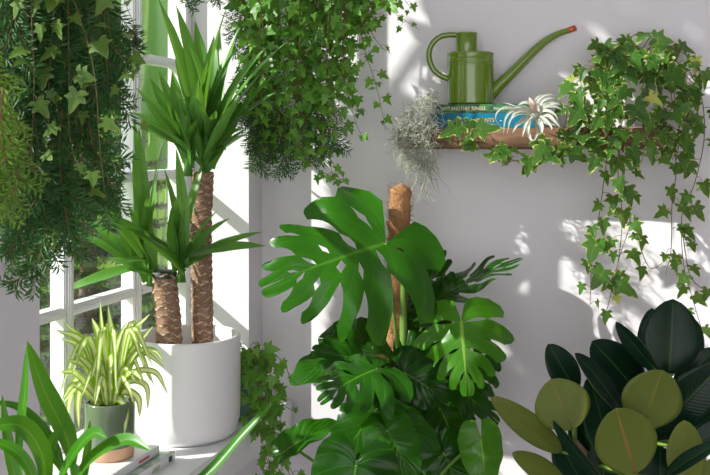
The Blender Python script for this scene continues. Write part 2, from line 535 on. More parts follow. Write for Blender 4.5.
def jungle_mat():
    t = NT('jungle_print')
    n1 = t.noise(70, 3, .6, stretch=(1, 1, 2.2)); n2 = t.noise(130, 2, .5, stretch=(1, 1, 2))
    c = t.mix(t.smooth(n1, .42, .60), (.012, .055, .032, 1), (.045, .17, .05, 1))
    c = t.mix(t.smooth(n2, .6, .7), c, (.09, .27, .06, 1))
    return t.done(t.principled(c, .4, .4))
M['jungle'] = jungle_mat()
M['teal_cover'] = plain('teal_cover', srgb(4, 112, 140), .4, .3, .05, 10)
M['dark_cover'] = plain('navy_cover', srgb(60, 74, 100), .5, .3, .1, 30)
M['cream_ink'] = plain('cream_ink', srgb(240, 222, 180), .6, .2)
M['gold_ink'] = plain('gold_ink', srgb(214, 178, 70), .5, .3)
M['white_ink'] = plain('white_ink', srgb(230, 238, 236), .6, .2)
M['red_ink'] = plain('red_ink', srgb(206, 74, 84), .6, .2)
M['teal_ink'] = plain('deep_green_ink', srgb(46, 88, 84), .6, .2)
M['leaf_ink'] = plain('leaf_green_ink', srgb(120, 176, 50), .6, .2)
M['white_cover'] = plain('white_cover', (.74, .74, .75, 1), .45, .3, .03, 10)
def photo_cover():
    t = NT('plant_photo_cover')
    n1 = t.noise(26, 3, .6)
    c = t.mix(t.smooth(n1, .4, .6), (.16, .30, .20, 1), (.55, .62, .58, 1))
    return t.done(t.principled(c, .35, .4))
M['photo_cover'] = photo_cover()
def lawn_mat(name, a, b, s):
    t = NT(name)
    n1 = t.noise(s, 5, .7)
    return t.done(t.principled(t.mix(n1, a, b), .9, .1, t.bump(n1, .5, .05)))
M['lawn'] = lawn_mat('lawn', (.13, .26, .03, 1), (.24, .40, .06, 1), 3)
M['hedge'] = lawn_mat('hedge_leaf', (.17, .32, .03, 1), (.34, .52, .07, 1), 7)
M['bark_out'] = plain('tree_bark', (.20, .14, .10, 1), .9, .1, .3, 20, bump=.6)

# ------------------------------------------------------------------ the room
YB = 2.52; XW = -1.02; XO = -1.252; XG = -1.23
SILL = CAMZ - .705; ZC = 3.25; WTOP = 3.02; WT2 = 2.10
W1 = (1.49, 2.425); W2 = (.45, 1.36)
def struct(name, mb, mat):
    return tag(mb.build(name, mat), kind='structure')
mb = MB(); box(mb, XO, 2.5, -3.0, YB + .2, -.1, 0); struct('floor', mb, M['floor'])
mb = MB(); box(mb, XO, 2.5, -3.0, YB + .2, ZC, ZC + .15); struct('ceiling', mb, M['wall'])
mb = MB(); box(mb, XO, 2.5, YB, YB + .2, 0, ZC); struct('wall_back', mb, M['wall'])
mb = MB(); box(mb, 2.3, 2.5, -3.0, YB, 0, ZC); struct('wall_right', mb, M['wall'])
mb = MB()
box(mb, XO, XW, -3.0, W2[0], 0, ZC)
box(mb, XO, XW, W2[1], W1[0], 0, ZC)
box(mb, XO, XW, W1[1], YB, 0, ZC)
for w in (W1, W2):
    box(mb, XO, XW, w[0], w[1], 0, SILL - .08)
    box(mb, XO, XW, w[0], w[1], WTOP if w is W1 else WT2, ZC)
struct('wall_left', mb, M['wall'])
mb = MB(); box(mb, XG - .02, -.93, W2[0] , YB - .001, SILL - .08, SILL, bev=.004); struct('trim_1', mb, M['white_paint'])
mb = MB(); box(mb, XW, XW + .015, -3.0, YB - .016, 0, .14, bev=.003); struct('baseboard_left', mb, M['white_paint'])
mb = MB(); box(mb, XW + .015, 2.3, YB - .015, YB, 0, .14, bev=.003); struct('baseboard_back', mb, M['white_paint'])

def window(idx, y0, y1, ybars, zbars, z1=WTOP):
    z0 = SILL
    fr = MB()
    d0, d1 = XG - .012, XG + .045
    box(fr, d0, d1, y0, y0 + .032, z0, z1, bev=.003); box(fr, d0, d1, y1 - .032, y1, z0, z1, bev=.003)
    box(fr, d0, d1, y0 + .032, y1 - .032, z1 - .05, z1, bev=.003); box(fr, d0, XG + .02, y0 + .032, y1 - .032, z0, z0 + .045, bev=.003)
    o = struct('window_%d' % idx, fr, M['white_paint'])
    ys = [y0 + .032] + ybars + [y1 - .032]
    for yb in ybars:
        m = MB(); box(m, XG - .016, XG + .022, yb - .017, yb + .017, z0 + .045, z1 - .05, bev=.003)
        box(m, XG + .015, XG + .03, yb - .008, yb + .008, z0 + .045, z1 - .05, bev=.003)
        m.build('mullion', M['white_paint'], o)
    for zb in zbars:
        m = MB()
        for a, b in zip(ys[:-1], ys[1:]):
            a2 = a + (.017 if a != ys[0] else 0); b2 = b - (.017 if b != ys[-1] else 0)
            box(m, XG - .014, XG + .020, a2, b2, zb - .012, zb + .012, bev=.003)
            box(m, XG + .014, XG + .027, a2, b2, zb - .005, zb + .005, bev=.002)
        m.build('glazing_bar', M['white_paint'], o)
    g = MB(); box(g, XG - .002, XG + .002, y0 + .04, y1 - .04, z0 + .04, z1 - .045)
    g.build('glass', M['glass'], o)
ZB = [CAMZ - .373, CAMZ - .09, CAMZ + .205, CAMZ + .5, CAMZ + 1.05]
window(1, W1[0], W1[1], [1.873, 2.172], ZB)
window(2, W2[0], W2[1], [W2[0] + .31, W2[0] + .61], ZB[:4], WT2)

# ------------------------------------------------------------------ outside
mb = MB()
nx, ny = 24, 30
vs = []; fs = []
for i in range(nx + 1):
    for j in range(ny + 1):
        x = XO - .01 - 11 * i / nx; y = -4 + 16 * j / ny
        z = -.12 + .10 * mnoise.noise(Vector((x * .5, y * .5, 0)))*min(1, i / 4) + max(0, (-x - 4.5)) * .12
        vs.append((x, y, z))
for i in range(nx):
    for j in range(ny):
        a = i * (ny + 1) + j
        fs.append((a, a + ny + 1, a + ny + 2, a + 1))
mb.add(vs, fs); o = struct('ground', mb, M['lawn'])

mb = MB()
n = 170; m = 70; vs = []; fs = []
for i in range(n + 1):
    for j in range(m + 1):
        y = 1.5 + 9.5 * i / n; t = math.pi * j / m
        x = -6.0 + .8 * math.cos(t); z = 3.6 * math.sin(t) ** .5
        p = Vector((x, y, z)); q = mnoise.noise(p * 1.7) * .22 + mnoise.noise(p * 6) * .07
        vs.append(p + Vector((q, q * .3, q)))
for i in range(n):
    for j in range(m):
        a = i * (m + 1) + j
        fs.append((a, a + m + 1, a + m + 2, a + 1))
mb.add(vs, fs)
tag(mb.build('hedge', M['hedge']), 'pale yellow-green hedge seen far out beyond the window panes', 'hedge')

def fir_tree(base, h, name, label, rlow=1.0):
    r = thing(name, label, 'tree', base)
    tr = MB(); nd = MB(); tw = MB()
    tube(tr, [Vector(base) + Vector((0, 0, h * k / 8)) for k in range(9)], [.06, .008], n=8)
    z = .55
    while z < h * .97:
        f = z / h; rad = rlow * (1 - f) * .62 + .05
        for k in range(9):
            a = k * 2 * math.pi / 9 + z * 3 + U(-.25, .25)
            d = Vector((math.cos(a), math.sin(a), 0)); L = rad * U(.8, 1.1)
            p0 = Vector(base) + Vector((0, 0, z))
            pts = [p0, p0 + d * L * .5 + Vector((0, 0, -.02 * L)), p0 + d * L + Vector((0, 0, .06 * L))]
            fir_branch(nd, tw, pts, side=.17, gap=.06, ln=.032, step=.0045, rad=.004, nw=.007)
        z += .085
    tr.build('trunk', M['bark_out'], r); tw.build('branches', M['wood_twig'], r); nd.build('needles', M['fir_out'], r)
    return r
fir_tree((-2.12, 3.42, -.12), 2.35, 'fir_tree', 'blue-green fir tree outside behind the lower window panes', 1.05)

broad = thing('broadleaf_shrub', 'garden shrub with huge broad green leaves outside the upper panes', 'shrub', P(150, 420, 5.0))
BB = broad.location.copy(); BB.z = -.12; broad.location = BB
st = MB()
for (bu, bv, tu, tv_, w, dz) in [(138, 120, 150, -60, .16, .0), (150, 130, 128, -30, .15, .12), (160, 110, 172, -40, .13, .2), (112, 110, 104, 0, .15, .1), (140, 190, 158, 70, .14, .25), (126, 175, 118, 80, .13, .2), (118, 130, 96, 40, .12, .3), (170, 150, 196, 20, .14, .35), (150, 180, 172, 110, .11, .1)]:
    B = P(bu, bv, 4.9 + dz); T = P(tu, tv_, 4.95 + dz)
    lf = MB()
    blade_leaf(lf, LeafMap(B, T, D(.5 + U(-.3, .3), .2, 1), bend=.08, fold=.25), lambda t, w=w: w * 1.6 * math.sin(math.pi * min(1, t ** .8)) ** .75, 16, 4)
    ob = lf.build('leaf', M['broad'], broad)
    tube(st, crom([BB + Vector((U(-.03, .03), U(-.03, .03), 0)), B.lerp(BB, .55) + Vector((0, 0, .1)), B], 6), [.016, .007], n=6)
st.build('stem', M['stem_green'], broad)

# ------------------------------------------------------------------ yucca
PC = P(187, 434, 2.365); PC.z = SILL
yu = thing('potted_yucca', 'tall yucca with two bare brown trunks in large white cylinder pot on sill', 'potted plant', PC)
RP = .1275; HP = .240
mb = MB()
prof = [(.001, .004), (RP * .72, .004), (RP * .84, .001), (RP * .93, .014), (RP * .985, .04), (RP, .075), (RP, HP - .004), (RP - .002, HP), (RP - .007, HP), (RP - .009, HP - .004), (RP - .009, .03), (.001, .03)]
lathe(mb, PC, prof, 64)
mb.build('pot', M['pot_white'], yu)
mb = MB()
lathe(mb, PC, [(.07, .04), (.098, HP - .07), (.102, HP - .07), (.102, HP - .045), (.097, HP - .045), (.094, HP - .075)], 40)
tag(mb.build('nursery_pot', M['terracotta'], yu), 'terracotta coloured inner pot')
mb = MB()
lathe(mb, PC, [(.090, .10), (.0945, HP - .072), (.05, HP - .064), (.001, HP - .06)], 32)
mb.build('soil', M['soil'], yu)

def trunk(mb, pts, r, seed=0):
    c = crom(pts, 64); m = len(c); n = 32
    L = 0; vs = []; fs = []; sv = []
    for i, p in enumerate(c):
        if i: L += (c[i] - c[i - 1]).length
        for k in range(n):
            a = 2 * math.pi * k / n
            ph = L / .0195 + .18 * math.sin(a * 2 + seed) + .22 * math.sin(a * 5 + L * 40)
            s = ph % 1.0
            ring = (1 - s) ** 2
            rr = r * (1 + .10 * (ring - .3) + .10 * mnoise.noise(Vector((math.cos(a) * 2.5 + seed, math.sin(a) * 2.5, L * 38))))
            vs.append(p + Vector((math.cos(a), math.sin(a), 0)) * rr)
            sv.append(max(0, min(1, (ring - .45) * 2.6)) * min(1, max(0, .75 + .9 * mnoise.noise(Vector((math.cos(a) * 3, math.sin(a) * 3 + L * 30, seed))))))
    for i in range(m - 1):
        for k in range(n):
            k2 = (k + 1) % n
            fs.append((i * n + k, i * n + k2, (i + 1) * n + k2, (i + 1) * n + k))
    top = len(vs); vs.append(c[-1] + Vector((0, 0, .003))); sv.append(0)
    for k in range(n): fs.append(((m - 1) * n + k, (m - 1) * n + (k + 1) % n, top))
    mb.add(vs, fs, 0, sv)
ZT, ZS = 2.385, 2.32
mb = MB(); trunk(mb, [P(203, 362, ZT), P(202, 300, ZT), P(201, 235, ZT), P(203, 172, ZT)], 10.5 / F * ZT, 3)
tall = mb.build('trunk', M['bark'], yu)
mb = MB(); trunk(mb, [P(170, 366, ZS), P(168, 320, ZS), P(165, 290, ZS), P(164, 272, ZS)], 12.6 / F * ZS, 8)
mb.build('trunk', M['bark'], yu)
mb = MB()
tc = P(164, 272, ZS); lathe(mb, tc, [(12.8 / F * ZS, -.013), (12.9 / F * ZS, -.001), (11 / F * ZS, .004), (.001, .005)], 24)
tag(mb.build('cut_cap', plain('sealing_wax', (.03, .035, .03, 1), .5, .4), yu), 'dark sealed cut on the short trunk')

def yw(w):
    return lambda t: w * (interp(t, [0, .06, .2, .5, .8, 1], [.62, .55, .78, 1, .64, .02]))
def rosette(name, base, tips, w=.0135, parent=yu, extra=0, Z=2.35, rise=0):
    mb = MB()
    if rise: tube(mb, [P(base[0], base[1] + 4, Z), P(base[0] + 1, base[1] - rise, Z)], [.012, .006], n=8)
    for (tu, tv_, dz) in tips:
        B = P(base[0] + U(-5, 5), base[1] + U(-6, 3) - rise * U(.1, 1), Z + U(-.012, .012))
        T = P(tu, tv_, Z + dz)
        d = T - B; L = d.length
        out = (d - UPV * d.z)
        N = (UPV * out.length - (out.normalized() if out.length > .001 else FWD) * d.z)
        N = (N.normalized() + D(0, .2, .75) ).normalized()
        blade_leaf(mb, LeafMap(B, T, N, bend=U(.04, .13), fold=U(.12, .4)), yw(w / L * U(.85, 1.3)), 16, 2)
    for _ in range(extra):
        a = U(0, 6.28); el = U(.3, 1.3); L = U(.14, .26)
        d = Vector((math.cos(a) * math.cos(el), math.sin(a) * math.cos(el), math.sin(el)))
        B = P(base[0] + U(-3, 3), base[1] - U(0, 12), Z)
        T = B + d * L
        if T.x < -1.19: continue
        N = Vector((-d.x * d.z, -d.y * d.z, math.cos(el))).normalized()
        blade_leaf(mb, LeafMap(B, T, N, bend=U(.05, .12), fold=.4), yw(w * .9 / L), 14, 2)
    return mb.build(name, M['yucca'], parent)
rosette('leaf_crown', (206, 176), [(158, -2, .02), (176, 5, .03), (195, 21, .05), (228, 4, -.08), (220, 28, .06), (238, 30, .0), (250, 58, .05), (289, 40, -.14), (268, 46, -.06), (283, 66, -.10), (276, 92, -.06), (258, 112, -.05),
    (243, 128, -.07), (238, 46, -.05), (208, 60, -.05), (214, 36, .02), (186, 40, -.03), (175, 60, .02), (240, 84, -.09), (226, 150, -.06), (232, 140, .04), (216, 110, -.08), (196, 98, -.1), (224, 72, .08), (262, 72, -.06), (248, 98, .07), (180, 95, -.07)], .0178, Z=2.375, extra=8, rise=42)
rosette('leaf_crown', (188, 172), [(136, 88, .0), (132, 112, -.03), (134, 122, -.05), (150, 78, .04), (166, 92, -.06), (182, 92, -.03), (143, 98, .05), (158, 70, .02), (196, 120, -.06), (176, 118, -.07), (140, 128, -.02), (172, 70, .05), (152, 108, -.05)], .0155, Z=2.355, extra=3, rise=26)
rosette('leaf_crown', (151, 282), [(71, 230, -.03), (78, 214, .0), (103, 193, .02), (100, 206, -.04), (118, 216, -.06), (62, 292, -.06), (107, 258, -.05), (126, 270, -.05), (142, 200, .02), (133, 150, .04), (139, 128, .02), (168, 130, -.06), (150, 186, -.05), (134, 118, .06), (158, 172, .0),
    (145, 230, -.08), (138, 214, -.02), (125, 262, -.07), (112, 236, .0), (128, 205, .03)], .0145, Z=2.31, rise=18)
rosette('leaf_crown', (181, 278), [(176, 148, .02), (164, 168, -.03), (204, 160, .05), (218, 210, -.07), (214, 236, -.05), (203, 232, -.08), (230, 218, .0), (266, 246, -.03), (263, 232, .03), (192, 186, -.06), (176, 196, -.07), (198, 262, -.05), (170, 214, -.04), (216, 250, .02), (188, 214, .04), (124, 228, -.09), (110, 214, -.09)], .015, Z=2.31, rise=18)

# ------------------------------------------------------------------ books on the sill and the spider plant
def text(name, body, size, loc, rot, mat, parent, ext=.0002, xs=1.0):
    cu = bpy.data.curves.new(name, 'FONT'); cu.body = body; cu.size = size; cu.extrude = ext; cu.align_x = 'LEFT'; cu.align_y = 'CENTER'
    cu.resolution_u = 3
    o = bpy.data.objects.new(name, cu); COL.objects.link(o)
    o.scale = (xs, 1, 1)
    cu.materials.append(mat)
    o.parent = parent
    if parent.type == 'EMPTY': o.location = Vector(loc) - parent.location
    else: o.location = loc
    o.rotation_euler = rot
    bpy.context.view_layer.update()
    me = bpy.data.meshes.new_from_object(o.evaluated_get(bpy.context.evaluated_depsgraph_get()))
    q = bpy.data.objects.new(name, me); COL.objects.link(q)
    q.parent = parent; q.location = o.location; q.rotation_euler = rot; q.scale = o.scale
    bpy.data.objects.remove(o); bpy.data.curves.remove(cu)
    return q

def book(name, label, x0, x1, y0, y1, z0, z1, spine, cover, spmat=None, group=None):
    """spine: '+x' or '-y'"""
    r = thing(name, label, 'book', ((x0 + x1) / 2, (y0 + y1) / 2, z0), group)
    c = MB(); t = .0022
    box(c, x0, x1, y0, y1, z0, z0 + t, 0, .0006); box(c, x0, x1, y0, y1, z1 - t, z1, 0, .0006)
    c.build('cover', cover, r)
    s = MB(); pg = MB(); e = .003
    if spine == '+x':
        box(s, x1 - t, x1 + .0006, y0, y1, z0 - .0, z1, 0, .0006); box(pg, x0 + e, x1 - t, y0 + e, y1 - e, z0 + t, z1 - t)
    else:
        box(s, x0, x1, y0 - .0006, y0 + t, z0, z1, 0, .0006); box(pg, x0 + e, x1 - e, y0 + t, y1 - e, z0 + t, z1 - t)
    s.build('spine', spmat or cover, r); pg.build('pages', M['paper'], r)
    return r
zb = SILL + .0005
b1 = book('book', 'white spined plant book lying flat on the windowsill, lower of its pair', -1.185, -1.002, 1.705, 1.965, zb, zb + .020, '+x', M['photo_cover'], M['white_cover'])
mb = MB(); box(mb, -1.0012, -1.0005, 1.935, 1.950, zb + .004, zb + .016); mb.build('spine_mark', M['teal_ink'], b1)
mb = MB()
for k in range(4):
    y = 1.86 + k * .008
    mb.add([(-1.0008, y, zb + .003), (-1.0008, y + .004, zb + .003), (-1.0008, y + .010, zb + .013 - .002 * (k % 2)), (-1.0008, y + .007, zb + .014)], [(0, 1, 2, 3)])
mb.build('spine_mark', M['leaf_ink'], b1)
zb2 = zb + .0205
b2 = book('book', 'white plant book with pink spine lettering lying under the green spider plant pot', -1.195, -1.026, 1.70, 1.938, zb2, zb2 + .0175, '+x', M['white_cover'])
mb = MB()
for k in range(11): box(mb, -1.0254, -1.0249, 1.848 + k * .0042, 1.848 + k * .0042 + .0028, zb2 + .006, zb2 + .0115)
mb.build('spine_mark', M['red_ink'], b2)

SPC = P(110, 462, 2.08); SPC.z = zb2 + .0182
sp = thing('spider_plant', 'spider plant with cream striped leaves in green and clay pot on books', 'potted plant', SPC)
rs = .0515
mb = MB(); lathe(mb, SPC, [(.001, .0), (rs * .92, 0), (rs * .96, .003), (rs * .985, .026)], 48)
tag(mb.build('pot_foot', M['pot_clay'], sp), 'bare peach clay band at the pot foot')
mb = MB(); lathe(mb, SPC, [(rs * .985, .026), (rs * 1.005, .028), (rs * 1.01, .113), (rs * 1.0, .117), (rs * .92, .117), (rs * .90, .113), (rs * .88, .03), (.001, .03)], 48)
tag(mb.build('pot', M['pot_green'], sp), 'green glazed upper part of the pot')
mb = MB(); lathe(mb, SPC, [(rs * .88, .09), (rs * .895, .104), (.02, .109), (.001, .110)], 32); mb.build('soil', M['soil'], sp)
def grass_blade(mb, pts, w, N=None, na=5, fold=.35, prof=None):
    c = crom(pts, na); m = len(c)
    vs = []; sv = []; tv = []; fs = []
    rn = R()
    for i, p in enumerate(c):
        t = i / (m - 1)
        tg = (c[min(i + 1, m - 1)] - c[max(i - 1, 0)]).normalized()
        n0 = N if N is not None else D(0, .3, 1)
        side = tg.cross(n0)
        side = side.normalized() if side.length > 1e-3 else tg.orthogonal().normalized()
        n = side.cross(tg)
        hw = w * (prof(t) if prof else interp(t, [0, .1, .35, .7, .9, 1], [.6, .75, 1, .8, .4, .03]))
        for j in (-1, -.45, 0, .45, 1):
            vs.append(p + side * hw * j + n * (fold * abs(j) * hw)); sv.append(abs(j)); tv.append(t)
    for i in range(m - 1):
        for j in range(4):
            a = i * 5 + j; fs.append((a, a + 1, a + 6, a + 5))
    mb.add(vs, fs, 0, sv, tv, rn)
    return c
mb = MB()
zc = 2.08
SPI = [[(108, 405), (104, 350), (100, 300)], [(108, 405), (100, 340), (92, 318)], [(110, 405), (112, 345), (108, 305)], [(112, 405), (122, 345), (150, 314)], [(112, 405), (126, 360), (153, 326)],
 [(106, 405), (85, 345), (56, 330)], [(106, 405), (82, 350), (60, 338)], [(108, 405), (92, 352), (64, 322)], [(104, 406), (78, 375), (60, 372)], [(106, 405), (88, 368), (66, 360)], [(104, 408), (80, 378), (70, 400), (68, 425)],
 [(106, 408), (86, 380), (78, 400), (79, 428)], [(104, 408), (76, 385), (62, 400)], [(114, 406), (130, 375), (155, 372), (168, 394)], [(114, 406), (132, 358), (152, 350), (164, 362)], [(112, 406), (128, 382), (146, 386), (148, 410)], [(110, 408), (118, 398), (126, 412), (124, 437)],
 [(112, 408), (124, 392), (138, 398), (140, 418)], [(108, 408), (98, 396), (90, 410), (84, 432)], [(110, 405), (116, 350), (128, 320)], [(108, 405), (96, 360), (84, 340)], [(110, 405), (108, 360), (118, 330)], [(113, 405), (120, 372), (140, 345)],
 [(106, 405), (94, 372), (74, 352)], [(107, 407), (90, 388), (72, 390), (66, 408)], [(112, 406), (118, 384), (132, 372), (142, 380)], [(108, 407), (104, 390), (100, 402), (97, 422)], [(110, 405), (104, 372), (96, 350)], [(111, 405), (112, 378), (110, 352)]]
for s in SPI:
    k = U(-.035, .045)
    pts = [P(u, v, zc - k * (i / (len(s) - 1)) ** 1.2 * 1.6 - .004) for i, (u, v) in enumerate(s)]
    grass_blade(mb, pts, U(.0066, .0096), D(U(-.4, .4), .45, 1), 6)
for _ in range(34):
    a = U(0, 6.28); r = U(.05, .11); h = U(.05, .17)
    p0 = SPC + Vector((math.cos(a) * .012, math.sin(a) * .012, .108))
    d = Vector((math.cos(a), math.sin(a), 0))
    p2 = p0 + d * r + UPV * (h * U(.1, .8))
    if p2.x < -1.2: continue
    grass_blade(mb, [p0, p0 + d * r * .45 + UPV * h, p2], U(.005, .008), None, 6)
mb.build('foliage', M['spider'], sp)

# ------------------------------------------------------------------ small ivy on the end of the sill
SI = P(243, 425, 2.49); SI.z = SILL + .0005
iv = thing('potted_ivy', 'ivy in teal pot at the far end of the sill, trailing over its edge', 'potted plant', SI)
mb = MB(); lathe(mb, SI, [(.001, .002), (.030, .002), (.033, .006), (.040, .112), (.0425, .114), (.0425, .126), (.039, .126), (.037, .11), (.001, .10)], 36)
mb.build('pot', M['pot_teal'], iv)
mb = MB(); lathe(mb, SI, [(.037, .105), (.036, .114), (.001, .118)], 24); mb.build('soil', M['soil'], iv)
lf = MB(); sm = MB()
zi = 2.47
for s in [[(244, 365), (256, 352), (268, 362), (272, 400), (268, 440), (262, 480)], [(246, 366), (262, 350), (276, 366), (280, 420), (282, 470)], [(244, 364), (252, 350), (258, 368), (262, 410), (270, 470)], [(242, 364), (246, 352), (250, 372), (250, 405), (256, 440)],
          [(246, 364), (270, 354), (284, 364), (290, 378)], [(246, 366), (258, 360), (266, 385), (276, 440), (290, 475)], [(244, 366), (252, 362), (258, 390), (258, 425), (276, 490)], [(246, 366), (264, 372), (276, 392), (282, 404), (295, 412)],
          [(242, 366), (240, 348), (244, 344), (250, 350)], [(240, 366), (244, 356), (246, 376), (245, 400)], [(244, 366), (254, 372), (268, 410), (284, 455), (296, 480)], [(243, 366), (250, 346), (258, 342)]]:
    pts = [P(u, v, zi - .05 * min(1, i * .5) - U(0, .03)) for i, (u, v) in enumerate(s)]
    ivy_strand(lf, sm, pts, step=.024, size=(.022, .042), pet=.014)
sm.build('stem', M['stem_brown'], iv); lf.build('foliage', M['ivy_green'], iv)

# ------------------------------------------------------------------ shelf and what stands on it
YS = 2.355
SH_T = CAMZ + .0295; SH_B = CAMZ - .022
def room_x(u, y):
    a = math.atan((u - 355) / F) - TH
    return y * math.tan(a)
sx0, sx1 = room_x(397, YS), room_x(664, YS)
mb = MB()
n = 60; prof = []
vs = []; fs = []
for i in range(n + 1):
    x = sx0 + (sx1 - sx0) * i / n
    e = .006 * mnoise.noise(Vector((x * 14, 0, 0))) + .003 * mnoise.noise(Vector((x * 50, 3, 0)))
    sec = [(YB - .001, SH_B), (YS + .008 + e, SH_B), (YS + .001 + e, SH_B + .006), (YS + e * 1.4, (SH_T + SH_B) / 2), (YS + .001 + e, SH_T - .005), (YS + .007 + e, SH_T), (YB - .001, SH_T)]
    vs += [(x, y, z) for y, z in sec]
k = 7
for i in range(n):
    for j in range(k):
        j2 = (j + 1) % k
        fs.append((i * k + j, (i + 1) * k + j, (i + 1) * k + j2, i * k + j2))
fs.append(tuple(range(k))); fs.append(tuple(n * k + j for j in range(k - 1, -1, -1)))
mb.add(vs, fs, flat=False)
tag(mb.build('wall_shelf', M['wood']), 'rough brown wooden plank shelf on the back wall', 'shelf')

def ptz(u, y, z=None, v=None):
    """point in the plane y=const of the room"""
    x = room_x(u, y); Z = -x * math.sin(TH) + y * math.cos(TH)
    return Vector((x, y, z if z is not None else CAMZ + (140 - v) / F * Z))
yb = 2.375
bx0, bx1 = room_x(430, yb), room_x(541, yb)
z1 = SH_T + .0005; z2 = ptz(480, yb, v=113).z; z3 = ptz(480, yb, v=104).z
k1 = book('book', 'teal book with gold PLANTS lettering on the shelf under the green patterned book', bx0, bx1, yb, YB - .006, z1, z2, '-y', M['teal_cover'])
k2 = book('book', 'dark green jungle patterned book under the watering can', room_x(436, yb + .004), bx1 + .004, yb + .004, YB - .008, z2 + .0004, z3, '-y', M['jungle'])
rt = (math.radians(90), 0, 0)
zm1 = (z1 + z2) / 2; zm2 = (z2 + z3) / 2
mb = MB(); xx = room_x(436, yb + .004); box(mb, xx + .001, xx + .010, yb + .0028, yb + .0034, z2 + .0008, z3 - .0004); mb.build('spine_end', M['dark_cover'], k2)
text('lettering', 'NOT ANOTHER JUNGLE', .0125, (room_x(441, yb), yb + .0031, zm2), rt, M['cream_ink'], k2, xs=.80)
text('lettering', 'Tony Le-Britton', .0085, (room_x(493, yb), yb + .0031, zm2), rt, M['white_ink'], k2, xs=.95)
text('lettering', 'PLANTS', .0142, (room_x(475.6, yb), yb - .0008, zm1), rt, M['gold_ink'], k1, xs=.92)
text('lettering', 'H', .0142, (room_x(454.5, yb), yb - .0008, zm1), rt, M['gold_ink'], k1, xs=.8)
text('lettering', '-', .014, (room_x(499.5, yb), yb - .0008, zm1), rt, M['white_ink'], k1, xs=1.5)
text('lettering', '-', .014, (room_x(448.5, yb), yb - .0008, zm1), rt, M['gold_ink'], k1, xs=1.0)

# watering can
yc = yb + .072
cc = ptz(470.5, yc, z=z3 + .0006)
pxm = (-cc.x * math.sin(TH) + yc * math.cos(TH)) / F      # metres per pixel there
rb = 23.2 * pxm
hb = (104 - 52.5) * pxm
can = thing('watering_can', 'glossy green metal watering can with long curved spout standing on the books', 'watering can', cc)
mb = MB()
pr = [(.001, .001), (rb * .97, .001), (rb, .004)]
for k in range(12):
    pr.append((rb, .006 + (hb * .70) * k / 11))
for zf in (.76, .81, .86):
    pr += [(rb, hb * zf), (rb + .0011, hb * (zf + .012)), (rb, hb * (zf + .024))]
pr += [(rb, hb - .004), (rb + .001, hb - .002), (rb + .0008, hb), (rb * .97, hb + .0015), (rb * .4, hb + .004)]
lathe(mb, cc, pr, 64)
mb.build('body', M['can_green'], can)
mb = MB(); rn_ = 10.6 * pxm; hn = 20.5 * pxm; nc = cc + RGT * (-4 * pxm) + Vector((0, 0, hb))
lathe(mb, nc, [(rn_, .0), (rn_, hn * .9), (rn_ + .0016, hn * .93), (rn_ + .0016, hn), (rn_ - .001, hn), (rn_ - .0015, hn * .9), (rn_ - .0015, .004), (.001, .004)], 40)
mb.build('neck', M['can_green'], can)
def C(u, v, dz=0): return cc + RGT * ((u - 470.5) * pxm) + UPV * ((104 - v) * pxm) + FWD * dz
mb = MB(); hpts = crom([C(457, 34), (C(448, 34)), C(438, 37), C(430.5, 46), C(429, 57), C(433, 68), C(440, 74.5), C(448.5, 78)], 8)
tube(mb, hpts, 2.9 * pxm, n=12); mb.build('handle', M['can_green'], can)
mb = MB(); spts = crom([C(488, 96), C(496, 87.5), (C(514, 70)), C(533, 51), C(546, 40), C(558, 33), C(568, 29.6)], 8)
m_ = len(spts); tube(mb, spts, [(7.2 - 4.5 * (i / (m_ - 1)) ** .75) * pxm for i in range(m_)], n=16); mb.build('spout', M['can_green'], can)
mb = MB(); tube(mb, [C(567.5, 29.8), C(571.5, 28.4), C(575.5, 27)], [3.0 * pxm, 3.2 * pxm, 3.2 * pxm], n=16)
tag(mb.build('spout_tip', M['copper'], can), 'copper spout tip')

# air plant
ac = P(529, 117, 2.285)
air = thing('air_plant', 'silvery white air plant with curling tapered leaves sitting on the shelf edge', 'air plant', P(529, 127, 2.285))
mb = MB(); bd = MB()
AIR = [([(300, 200), (180, 155), (90, 125)], 9, -.01), ([(290, 210), (130, 160), (60, 190), (40, 250), (90, 320)], 10, .02), ([(290, 210), (170, 190), (110, 250), (95, 375)], 17, .04), ([(300, 210), (200, 215), (145, 260), (125, 360)], 17, .05),
 ([(300, 220), (235, 265), (190, 300), (165, 350)], 24, .05), ([(300, 225), (260, 280), (235, 380)], 24, .06), ([(310, 230), (275, 300), (290, 390), (320, 410)], 22, .07), ([(320, 230), (345, 330), (330, 390), (310, 415)], 14, .065), ([(330, 240), (370, 300), (375, 370)], 30, .05),
 ([(340, 235), (420, 230), (470, 270), (510, 310)], 26, .05), ([(330, 225), (400, 190), (470, 220), (510, 300)], 22, .03), ([(330, 215), (400, 160), (500, 170), (540, 230)], 22, .01), ([(325, 205), (370, 140), (470, 120), (540, 150)], 24, -.01), ([(325, 200), (350, 110), (430, 70), (540, 95)], 16, -.02),
 ([(325, 195), (340, 90), (450, 60)], 14, -.03), ([(310, 200), (230, 160), (175, 170)], 26, .04), ([(340, 240), (410, 280), (480, 295)], 26, .04), ([(320, 205), (300, 150), (250, 130), (200, 150)], 24, .0), ([(330, 200), (380, 120), (450, 95), (520, 120)], 18, -.01),
 ([(330, 225), (390, 250), (440, 300), (450, 330)], 20, .05), ([(305, 215), (240, 190), (180, 205), (150, 250)], 22, .045), ([(330, 210), (420, 150), (500, 140), (560, 200)], 16, .0)]
def A(p, dz): return P(490 + p[0] / 7.3, 85 + p[1] / 7.3, 2.285 - dz)
